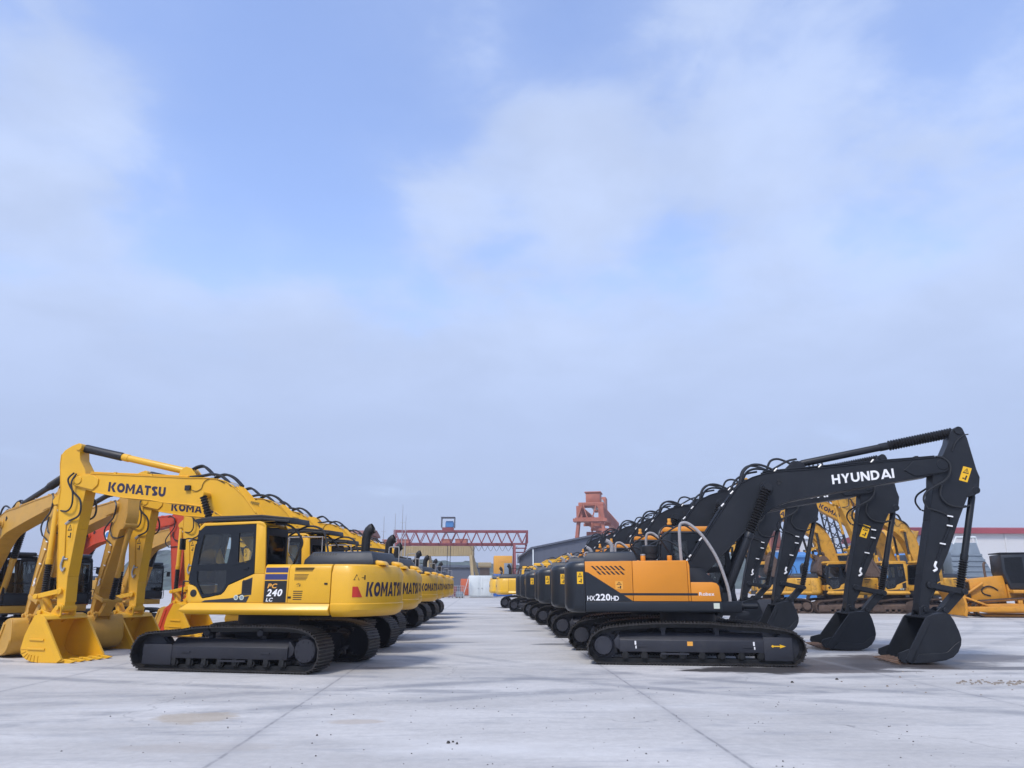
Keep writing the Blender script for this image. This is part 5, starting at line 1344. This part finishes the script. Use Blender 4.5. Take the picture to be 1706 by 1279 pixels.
# barriers, drum pile
def barrier(loc, rz, lab):
    r = empty("barrier", loc, rz); tag(r, lab, "barrier", "steel barriers at the end of the aisle")
    m = MB(); m.tube([(-1.1, 0, .05), (-1.1, 0, 1.55), (1.1, 0, 1.55), (1.1, 0, .05)], .04, smooth=False)
    m.bar((-1.1, 0, .3), (1.1, 0, .3), .05); m.build('frame', 'steel', r)
    m = MB()
    for k in range(9): m.bar((-.95 + k * .24, 0, .3), (-.95 + k * .24, 0, 1.55), .035)
    for k in range(3): m.bar((-1.1, 0, .6 + k * .3), (1.1, 0, .6 + k * .3), .03)
    m.build('bars', 'steel', r)
    return r
barrier((-4.7, 100, 0), 0, "steel barrier left of the others at the end of the aisle")
barrier((-3.3, 100.6, 0), R(5), "steel barrier between the left one and the white container")
def crate(lab, loc, w, d, h, m_, rz=0):
    r = empty("crate", loc, rz); tag(r, lab, "crate")
    m = MB(); m.box(-w / 2, w / 2, -d / 2, d / 2, .14, h)
    for k in range(5): m.box(-w / 2 + k * (w - .1) / 4, -w / 2 + k * (w - .1) / 4 + .1, -d / 2 - .03, -d / 2, .14, h)
    m.build('box', m_, r, bevel=.01)
    m = MB()
    for k in (-1, 0, 1): m.box(k * (w / 2 - .08) - .06, k * (w / 2 - .08) + .06, -d / 2, d / 2, 0, .138)
    m.each('runner', 'brown', r)
crate("dark red slatted crate behind the barriers", (-3.9, 106, 0), 1.1, 1.2, 1.5, 'maroon'); crate("brown slatted crate farthest left behind the barriers", (-5.6, 105, 0), 1.2, 1.2, 1.1, 'brown', .2); crate("low grey crate between the barriers and the ladder", (-2.9, 104.5, 0), .9, 1.0, .8, 'greycab', -.1)
ld = empty("ladder", (-2.0, 107.2, 0)); tag(ld, "pale ladder leaning on the left side of the white container", "ladder")
m = MB()
for s in (-1, 1): m.bar((-.5 + 0, s * .22, .02), (.22, s * .22, 2.8), .07)
m.build('rail', 'cwhite', ld)
m = MB()
for k in range(8): m.bar((-.5 + .72 * (k + .5) / 8, -.22, 2.8 * (k + .5) / 8), (-.5 + .72 * (k + .5) / 8, .22, 2.8 * (k + .5) / 8), .04)
m.build('rung', 'cwhite', ld)
for i, (x, y) in enumerate(((-5.4, 112), (-4.75, 112.3))):
    m = MB(); m.lathe((0, 0, 0), (0, 0, 1.7), [(0, .45), (.02, .5), (.33, .5), (.34, .53), (.36, .5), (.65, .5), (.66, .53), (.68, .5), (.98, .5), (1, .45)], 18)
    o = m.build('tank', 'cblue', None, loc=(x, y, 0)); tag(o, ["blue upright tank farther left behind the barriers", "blue upright tank nearer the orange container"][i], "tank", "blue tanks behind the barriers")
for i, (x, y, h) in enumerate(((-16.0, 125, 12.6), (-12.9, 124, 14.3), (-12.6, 126.5, 12.9), (-14.4, 127, 13.2))):
    m = MB(); m.lathe((0, 0, 0), (0, 0, h), [(0, .16), (.3, .10), (.7, .06), (1, .03)], 8); m.box(-.4, .4, -.02, .02, h * .8, h * .8 + .04)
    o = m.build('antenna_mast', 'steel', None, loc=(x, y, 0)); tag(o, ["thin antenna mast farthest left above the yellow row", "tallest thin antenna mast beside the red gantry's left leg", "thin antenna mast just right of the tallest one", "thin antenna mast between the left one and the tallest"][i], "mast", "antenna masts left of the red gantry")
# ---- ground, hills, gravel ------------------------------------------------------------------
def ground_material():
    m, nt, b = new_mat("concrete"); N, L = nt.nodes, nt.links
    tc = N.new("ShaderNodeTexCoord"); sp = N.new("ShaderNodeSeparateXYZ"); L.new(tc.outputs["Object"], sp.inputs[0])
    def noise(scale, sx=1, sy=1, detail=6, rough=.6, off=0, dist=0):
        mp = N.new("ShaderNodeMapping"); mp.inputs["Scale"].default_value = (sx, sy, 1); mp.inputs["Location"].default_value = (off, off * .7, 0)
        n = N.new("ShaderNodeTexNoise"); n.inputs["Scale"].default_value = scale; n.inputs["Detail"].default_value = detail; n.inputs["Roughness"].default_value = rough; n.inputs["Distortion"].default_value = dist
        L.new(tc.outputs["Object"], mp.inputs[0]); L.new(mp.outputs[0], n.inputs["Vector"]); return n.outputs["Fac"]
    def rng(v, a, b_, c, d, smooth=True):
        r = N.new("ShaderNodeMapRange"); r.interpolation_type = 'SMOOTHSTEP' if smooth else 'LINEAR'
        r.inputs[1].default_value, r.inputs[2].default_value, r.inputs[3].default_value, r.inputs[4].default_value = a, b_, c, d
        L.new(v, r.inputs[0]); return r.outputs[0]
    def math_(op, a, b_=None):
        n = N.new("ShaderNodeMath"); n.operation = op
        for i, v in enumerate((a, b_)):
            if v is None: continue
            if isinstance(v, (int, float)): n.inputs[i].default_value = v
            else: L.new(v, n.inputs[i])
        return n.outputs[0]
    def mix(f, a, c):
        n = N.new("ShaderNodeMix"); n.data_type = 'RGBA'
        if isinstance(f, (int, float)): n.inputs[0].default_value = f
        else: L.new(f, n.inputs[0])
        for i, v in ((6, a), (7, c)):
            if isinstance(v, tuple): n.inputs[i].default_value = (*v, 1)
            else: L.new(v, n.inputs[i])
        return n.outputs[2]
    base = mix(rng(noise(.35, .5, 1), .35, .65, 0, 1), (.405, .392, .372), (.515, .50, .475))
    fine = rng(noise(9, 1, 1, 8, .7), .25, .75, .86, 1.1, False)
    cc = N.new("ShaderNodeCombineColor"); [L.new(fine, cc.inputs[k]) for k in range(3)]
    mu = N.new("ShaderNodeMix"); mu.data_type = 'RGBA'; mu.blend_type = 'MULTIPLY'; mu.inputs[0].default_value = 1
    L.new(base, mu.inputs[6]); L.new(cc.outputs[0], mu.inputs[7]); col = mu.outputs[2]
    # grey streaks left by tracks and tyres
    st = math_('MULTIPLY', rng(noise(1.6, .24, 1.1, 8, .68, 3, .8), .50, .72, 0, .7), rng(noise(.22, 1, 1, 3, .5, 11), .38, .62, 0, 1))
    col = mix(st, col, (.22, .23, .25))
    st2 = rng(noise(3.2, .14, 1.0, 7, .72, 21, .5), .53, .70, 0, .5); col = mix(st2, col, (.24, .245, .26))
    # curved tyre marks: rings around far centres
    for (cx, cy, r0, w, amt) in ((4.0, 45.0, 32.0, .2, .75), (4.0, 45.0, 30.2, .2, .7), (-9.0, 38.0, 27.0, .2, .6), (-9.0, 38.0, 25.2, .2, .6), (16, 30, 21.0, .18, .6), (16, 30, 19.3, .18, .6), (-22, 62, 54.0, .22, .6), (-22, 62, 52.2, .22, .55), (30, 52, 47, .2, .5), (30, 52, 45.4, .2, .5)):
        dx = math_('SUBTRACT', sp.outputs[0], cx); dy = math_('SUBTRACT', sp.outputs[1], cy)
        d = math_('SQRT', math_('ADD', math_('MULTIPLY', dx, dx), math_('MULTIPLY', dy, dy)))
        a = math_('ABSOLUTE', math_('SUBTRACT', d, r0))
        k = math_('MULTIPLY', rng(a, w * .4, w * 1.5, amt, 0), rng(noise(.6, 1, 1, 7, .7, r0), .40, .62, 0, 1)); col = mix(k, col, (.22, .225, .235))
    col = mix(rng(noise(1.1, .8, 1, 9, .72, 91), .52, .70, 0, .38), col, (.30, .305, .31))
    vc = N.new("ShaderNodeTexVoronoi"); vc.feature = 'DISTANCE_TO_EDGE'; vc.inputs["Scale"].default_value = .16
    wv = N.new("ShaderNodeVectorMath"); wv.operation = 'ADD'; nz = N.new("ShaderNodeTexNoise"); nz.inputs["Scale"].default_value = 1.3; nz.inputs["Detail"].default_value = 6; L.new(tc.outputs["Object"], nz.inputs["Vector"])
    L.new(tc.outputs["Object"], wv.inputs[0]); L.new(nz.outputs["Color"], wv.inputs[1]); L.new(wv.outputs[0], vc.inputs["Vector"])
    col = mix(math_('MULTIPLY', rng(vc.outputs["Distance"], .0008, .0028, .55, 0), rng(noise(.3, 1, 1, 3, .5, 13), .5, .62, 0, 1)), col, (.16, .155, .15))
    # pale worn patches, brown dust
    col = mix(rng(noise(.5, .4, 1, 5, .6, 31), .55, .75, 0, .45), col, (.62, .615, .60))
    col = mix(rng(noise(.8, .6, 1.4, 7, .7, 41), .64, .78, 0, .4), col, (.36, .29, .21))
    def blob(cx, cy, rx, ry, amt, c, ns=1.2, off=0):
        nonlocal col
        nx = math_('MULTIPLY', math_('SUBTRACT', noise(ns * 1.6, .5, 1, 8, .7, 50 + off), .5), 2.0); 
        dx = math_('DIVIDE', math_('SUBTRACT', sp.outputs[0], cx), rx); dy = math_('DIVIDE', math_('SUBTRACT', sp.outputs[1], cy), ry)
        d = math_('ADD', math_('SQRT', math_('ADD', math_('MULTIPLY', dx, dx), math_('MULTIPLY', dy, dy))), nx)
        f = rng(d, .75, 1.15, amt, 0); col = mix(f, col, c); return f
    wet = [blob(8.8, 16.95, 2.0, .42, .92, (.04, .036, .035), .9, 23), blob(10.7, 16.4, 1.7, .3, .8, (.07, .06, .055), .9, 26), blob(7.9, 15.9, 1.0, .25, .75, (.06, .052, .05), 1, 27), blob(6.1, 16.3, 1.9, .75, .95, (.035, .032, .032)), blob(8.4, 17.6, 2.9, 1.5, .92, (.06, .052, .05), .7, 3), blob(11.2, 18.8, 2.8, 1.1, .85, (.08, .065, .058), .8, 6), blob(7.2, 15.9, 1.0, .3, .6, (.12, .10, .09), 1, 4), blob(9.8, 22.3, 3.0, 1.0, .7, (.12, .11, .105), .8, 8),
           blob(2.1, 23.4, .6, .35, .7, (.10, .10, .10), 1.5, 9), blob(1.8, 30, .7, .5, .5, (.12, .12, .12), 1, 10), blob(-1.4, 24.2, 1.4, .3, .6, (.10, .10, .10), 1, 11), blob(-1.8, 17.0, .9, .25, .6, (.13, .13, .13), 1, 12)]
    blob(-3.75, 10.9, .55, .45, .55, (.34, .27, .18), 2.4, 14); blob(-1.6, 10.5, .35, .2, .45, (.36, .29, .22), 2, 15); blob(10.6, 12.6, 1.6, .35, .5, (.38, .28, .24), 1.5, 16); blob(-3.0, 9.0, .9, .3, .3, (.34, .30, .26), 1.6, 17)
    # expansion joints every 5.25 m across, and wide transverse ones
    wob = math_('MULTIPLY', math_('SUBTRACT', noise(1.5, 1, 1, 4, .6, 77), .5), .05)
    u = math_('ADD', math_('DIVIDE', math_('ADD', sp.outputs[0], 2.64), 5.26), 50.0); fr = math_('SUBTRACT', u, math_('ROUND', u)); jd = math_('ABSOLUTE', math_('ADD', math_('MULTIPLY', fr, 5.26), wob))
    col = mix(math_('MULTIPLY', rng(jd, .010, .032, .6, 0), rng(noise(4, 1, 1, 4, .6, 5), .35, .62, .25, 1)), col, (.13, .13, .135))
    col = mix(rng(jd, .03, .2, .18, 0), col, (.26, .26, .27))
    v = math_('ADD', math_('DIVIDE', math_('ADD', sp.outputs[1], 5.3), 24.0), 50.0); fv = math_('SUBTRACT', v, math_('ROUND', v)); jv = math_('ABSOLUTE', math_('MULTIPLY', fv, 24.0))
    col = mix(rng(jv, .012, .04, .5, 0), col, (.15, .15, .155))
    # small dark specks
    vo = N.new("ShaderNodeTexVoronoi"); vo.inputs["Scale"].default_value = 1.7; L.new(tc.outputs["Object"], vo.inputs["Vector"])
    col = mix(math_('MULTIPLY', rng(vo.outputs["Distance"], .015, .035, .8, 0), rng(noise(.9, 1, 1, 2, .5, 61), .5, .6, 0, 1)), col, (.10, .09, .085))
    L.new(col, b.inputs["Base Color"])
    ws = wet[0]
    for w in wet[1:]: ws = math_('MAXIMUM', ws, w)
    rg = rng(ws, 0, .85, .82, .42, False); L.new(rg, b.inputs["Roughness"])
    bp = N.new("ShaderNodeBump"); bp.inputs["Strength"].default_value = .25; bp.inputs["Distance"].default_value = .01
    L.new(noise(14, 1, 1, 8, .7, 2), bp.inputs["Height"]); L.new(bp.outputs[0], b.inputs["Normal"])
    b.inputs["Specular IOR Level"].default_value = .35
    return m
M['ground'] = ground_material()
m = MB(); xs = [-2500, -60, 60, 2500]; ys = [-300, 0, 70, 3000]
vs = [(x, y, 0) for y in ys for x in xs]; m.add(vs, [(j * 4 + i, j * 4 + i + 1, j * 4 + i + 5, j * 4 + i + 4) for j in range(3) for i in range(3)])
struct(m.build('ground', 'ground', None, smooth=0))

M['wood'] = mat("wooded_slope", (.060, .082, .068), .9, var=.55, scale=.12)
def hill(name, x0, x1, y, prof, depth, seed):
    rnd = random.Random(seed); m = MB(); nx, ny = int((x1 - x0) / 3.0), 14; V = []
    for j in range(ny + 1):
        t = j / ny
        for i in range(nx + 1):
            u = i / nx; h = prof(u) * math.sin(min(1, t * 1.25) * math.pi / 2) + rnd.uniform(-.9, 1.1) * (t > .05)
            V.append((x0 + (x1 - x0) * u + rnd.uniform(-1, 1), y + depth * t + rnd.uniform(-1, 1), max(0, h)))
    m.add(V, [(j * (nx + 1) + i, j * (nx + 1) + i + 1, (j + 1) * (nx + 1) + i + 1, (j + 1) * (nx + 1) + i) for j in range(ny) for i in range(nx)])
    struct(m.build(name, 'wood', None, smooth=0))
hill('wooded_hill', -160, 260, 330, lambda u: 13.5 + 3 * math.sin(u * 9 + 1) + 1.5 * math.sin(u * 23), 60, 3)
hill('wooded_hill', -420, -60, 260, lambda u: 3.6 + 1.0 * math.sin(u * 11) + .8 * math.sin(u * 31), 40, 5)
hill('wooded_hill', 120, 460, 300, lambda u: 5.5 + 1.5 * math.sin(u * 7) + 1.2 * math.sin(u * 27), 40, 6)

def rocks(name, pts, matn, lab):
    rnd = random.Random(11); m = MB()
    for x, y, s in pts:
        n = 6; a0 = rnd.random() * 6; b0 = [(s * rnd.uniform(.7, 1.3) * math.cos(a0 + k * 6.283 / n), s * rnd.uniform(.7, 1.3) * math.sin(a0 + k * 6.283 / n)) for k in range(n)]
        h = s * rnd.uniform(.5, 1.1)
        m.prismz([(x + p, y + q) for p, q in b0], .0, h, [(x + p * .55, y + q * .55) for p, q in b0])
    o = m.build(name, matn, None, smooth=0); o['kind'] = 'stuff'; o['label'] = lab; o['category'] = "gravel"
rnd = random.Random(5)
pts = []
for k in range(150):
    t = rnd.random(); pts.append((8.6 + 2.6 * t + rnd.gauss(0, .15), 14.0 - .2 * t + rnd.gauss(0, .16), rnd.uniform(.008, .035)))
for k in range(30): pts.append((rnd.uniform(6.5, 11), rnd.uniform(12.5, 16), rnd.uniform(.008, .025)))
rocks('gravel', pts, 'stone', "spilt brown gravel on the concrete in the right foreground")
pts = [(rnd.uniform(-5, 6), rnd.uniform(7.4, 14), rnd.uniform(.003, .011)) for k in range(260)] + [(-.35, 9.1, .024), (-.25, 9.05, .02), (-.3, 9.15, .015), (-1.9, 9.6, .018), (5.6, 14.2, .03), (6.6, 14.6, .03)]
rocks('litter_stones', pts, 'darkrub', "dark crumbs scattered over the bare concrete in the foreground")

# ------------------------------------------------------------------ sky and sun
EL, AZ = R(52), R(212)
w = bpy.data.worlds.new("World"); scn.world = w; w.use_nodes = True
N, L = w.node_tree.nodes, w.node_tree.links
bg = N["Background"]; bg.inputs["Strength"].default_value = .1
sky = N.new("ShaderNodeTexSky"); sky.sky_type = 'NISHITA'; sky.sun_disc = False; sky.sun_elevation = EL; sky.sun_rotation = AZ
sky.air_density = 1.3; sky.dust_density = .6; sky.ozone_density = 2.5
tc = N.new("ShaderNodeTexCoord"); sx = N.new("ShaderNodeSeparateXYZ"); L.new(tc.outputs["Generated"], sx.inputs[0])
def wm(op, a, b=None, c=None):
    n = N.new("ShaderNodeMath"); n.operation = op
    for i, v in enumerate((a, b, c)):
        if v is None: continue
        if isinstance(v, (int, float)): n.inputs[i].default_value = v
        else: L.new(v, n.inputs[i])
    return n.outputs[0]
def wr(v, a, b, c, d):
    r = N.new("ShaderNodeMapRange"); r.interpolation_type = 'SMOOTHSTEP'
    for i, q in enumerate((a, b, c, d)): r.inputs[i + 1].default_value = q
    L.new(v, r.inputs[0]); return r.outputs[0]
den = wm('ADD', sx.outputs[2], .18)
cv = N.new("ShaderNodeCombineXYZ"); L.new(wm('DIVIDE', sx.outputs[0], den), cv.inputs[0]); L.new(wm('DIVIDE', sx.outputs[1], den), cv.inputs[1])
def wn(scale, detail, rough, off, dist=.0):
    mp = N.new("ShaderNodeMapping"); mp.inputs["Location"].default_value = off; L.new(cv.outputs[0], mp.inputs[0])
    n = N.new("ShaderNodeTexNoise"); n.inputs["Scale"].default_value = scale; n.inputs["Detail"].default_value = detail; n.inputs["Roughness"].default_value = rough; n.inputs["Distortion"].default_value = dist
    L.new(mp.outputs[0], n.inputs["Vector"]); return n.outputs["Fac"]
def near(d, s):      # how close the direction is to a given azimuth/elevation
    az, el = R(d[0]), R(d[1]); v = N.new("ShaderNodeVectorMath"); v.operation = 'DISTANCE'; L.new(tc.outputs["Generated"], v.inputs[0])
    v.inputs[1].default_value = (math.sin(az) * math.cos(el), math.cos(az) * math.cos(el), math.sin(el)); return wr(v.outputs["Value"], 0, s, 1, 0)
n1 = wn(1.1, 8, .55, (3.1, 1.7, 0), .3); n2 = wn(2.6, 8, .6, (7.3, 4.2, 0), .2)
f = wm('ADD', wm('MULTIPLY', n1, .7), wm('MULTIPLY', n2, .35))
f = wm('ADD', f, wr(sx.outputs[2], .20, .46, .30, 0))
for d, s, k in (((-15, 38), .26, -.14), ((-17.7, 31), .17, -.14), ((-11.6, 25.0), .10, -.13), ((15.8, 25.2), .12, -.07), ((7, 39.5), .10, -.10), ((37, 35), .14, -.05),
                ((-34, 27.4), .18, .22), ((-32, 20), .2, .14), ((-14.4, 19.3), .10, .14), ((-3.0, 28), .10, .16), ((7.3, 32.0), .14, .16), ((9.7, 28.2), .12, .12), ((17, 31), .14, .12), ((26, 30.5), .18, .12), ((36, 30), .16, .12), ((19.6, 40), .12, .14), ((22.4, 21), .14, .12)):
    f = wm('ADD', f, wm('MULTIPLY', near(d, s), k))
bil = wm('MULTIPLY', wm('SUBTRACT', wn(4.2, 9, .62, (2.2, 8.1, 0), .35), .5), .42)
soft = wr(wm('ADD', f, wm('MULTIPLY', bil, .5)), .32, .78, .04, 1); hard = wr(wm('ADD', f, bil), .46, .64, 0, 1)
cov = wm('ADD', wm('ADD', wm('MULTIPLY', soft, .45), wm('MULTIPLY', hard, .34)), .14)
cm = N.new("ShaderNodeMix"); cm.data_type = 'RGBA'; L.new(wr(sx.outputs[2], .0, .42, 0, 1), cm.inputs[0])
cm.inputs[6].default_value = (2.95, 3.62, 5.45, 1); cm.inputs[7].default_value = (4.2, 5.02, 6.95, 1)
n3 = wr(wn(2.2, 7, .55, (1.3, 9.2, 0), .2), .3, .72, .93, 1.10); cs = N.new("ShaderNodeVectorMath"); cs.operation = 'SCALE'; L.new(cm.outputs[2], cs.inputs[0]); L.new(wm('ADD', 1.0, wm('MULTIPLY', wm('SUBTRACT', n3, 1.0), wr(sx.outputs[2], .12, .45, .15, 1))), cs.inputs["Scale"])
mx = N.new("ShaderNodeMix"); mx.data_type = 'RGBA'; L.new(cov, mx.inputs[0]); gn = N.new("ShaderNodeVectorMath"); gn.operation = 'MULTIPLY'; L.new(sky.outputs[0], gn.inputs[0]); gn.inputs[1].default_value = (1.80, 1.71, 2.0); L.new(gn.outputs[0], mx.inputs[6]); L.new(cs.outputs[0], mx.inputs[7])
L.new(mx.outputs[2], bg.inputs["Color"])

sl = bpy.data.lights.new("sun", 'SUN'); sl.energy = 2.2; sl.angle = R(14); sl.color = (1, .96, .9)
so = bpy.data.objects.new("sun", sl); COL.objects.link(so)
d = Vector((math.sin(AZ) * math.cos(EL), math.cos(AZ) * math.cos(EL), math.sin(EL)))
so.rotation_euler = d.to_track_quat('Z', 'Y').to_euler(); so.location = d * 60
vs_ = scn.view_settings; vs_.view_transform = 'Standard'; vs_.look = 'None'; vs_.exposure = .45; vs_.gamma = 1; vs_.use_curve_mapping = False

# ------------------------------------------------------------------ distant haze
hm_ = bpy.data.materials.new("haze"); hm_.use_nodes = True; N, L = hm_.node_tree.nodes, hm_.node_tree.links
N.remove(N["Principled BSDF"]); pv = N.new("ShaderNodeVolumePrincipled"); pv.inputs["Color"].default_value = (.86, .91, 1, 1); pv.inputs["Density"].default_value = .0007; pv.inputs["Anisotropy"].default_value = .2
L.new(pv.outputs[0], [n for n in N if n.type == 'OUTPUT_MATERIAL'][0].inputs["Volume"])
M['haze'] = hm_
m = MB(); m.box(-520, 560, -30, 460, -1.0, 24.0); hz_ = m.build('haze', 'haze', None, smooth=0); hz_['kind'] = 'stuff'
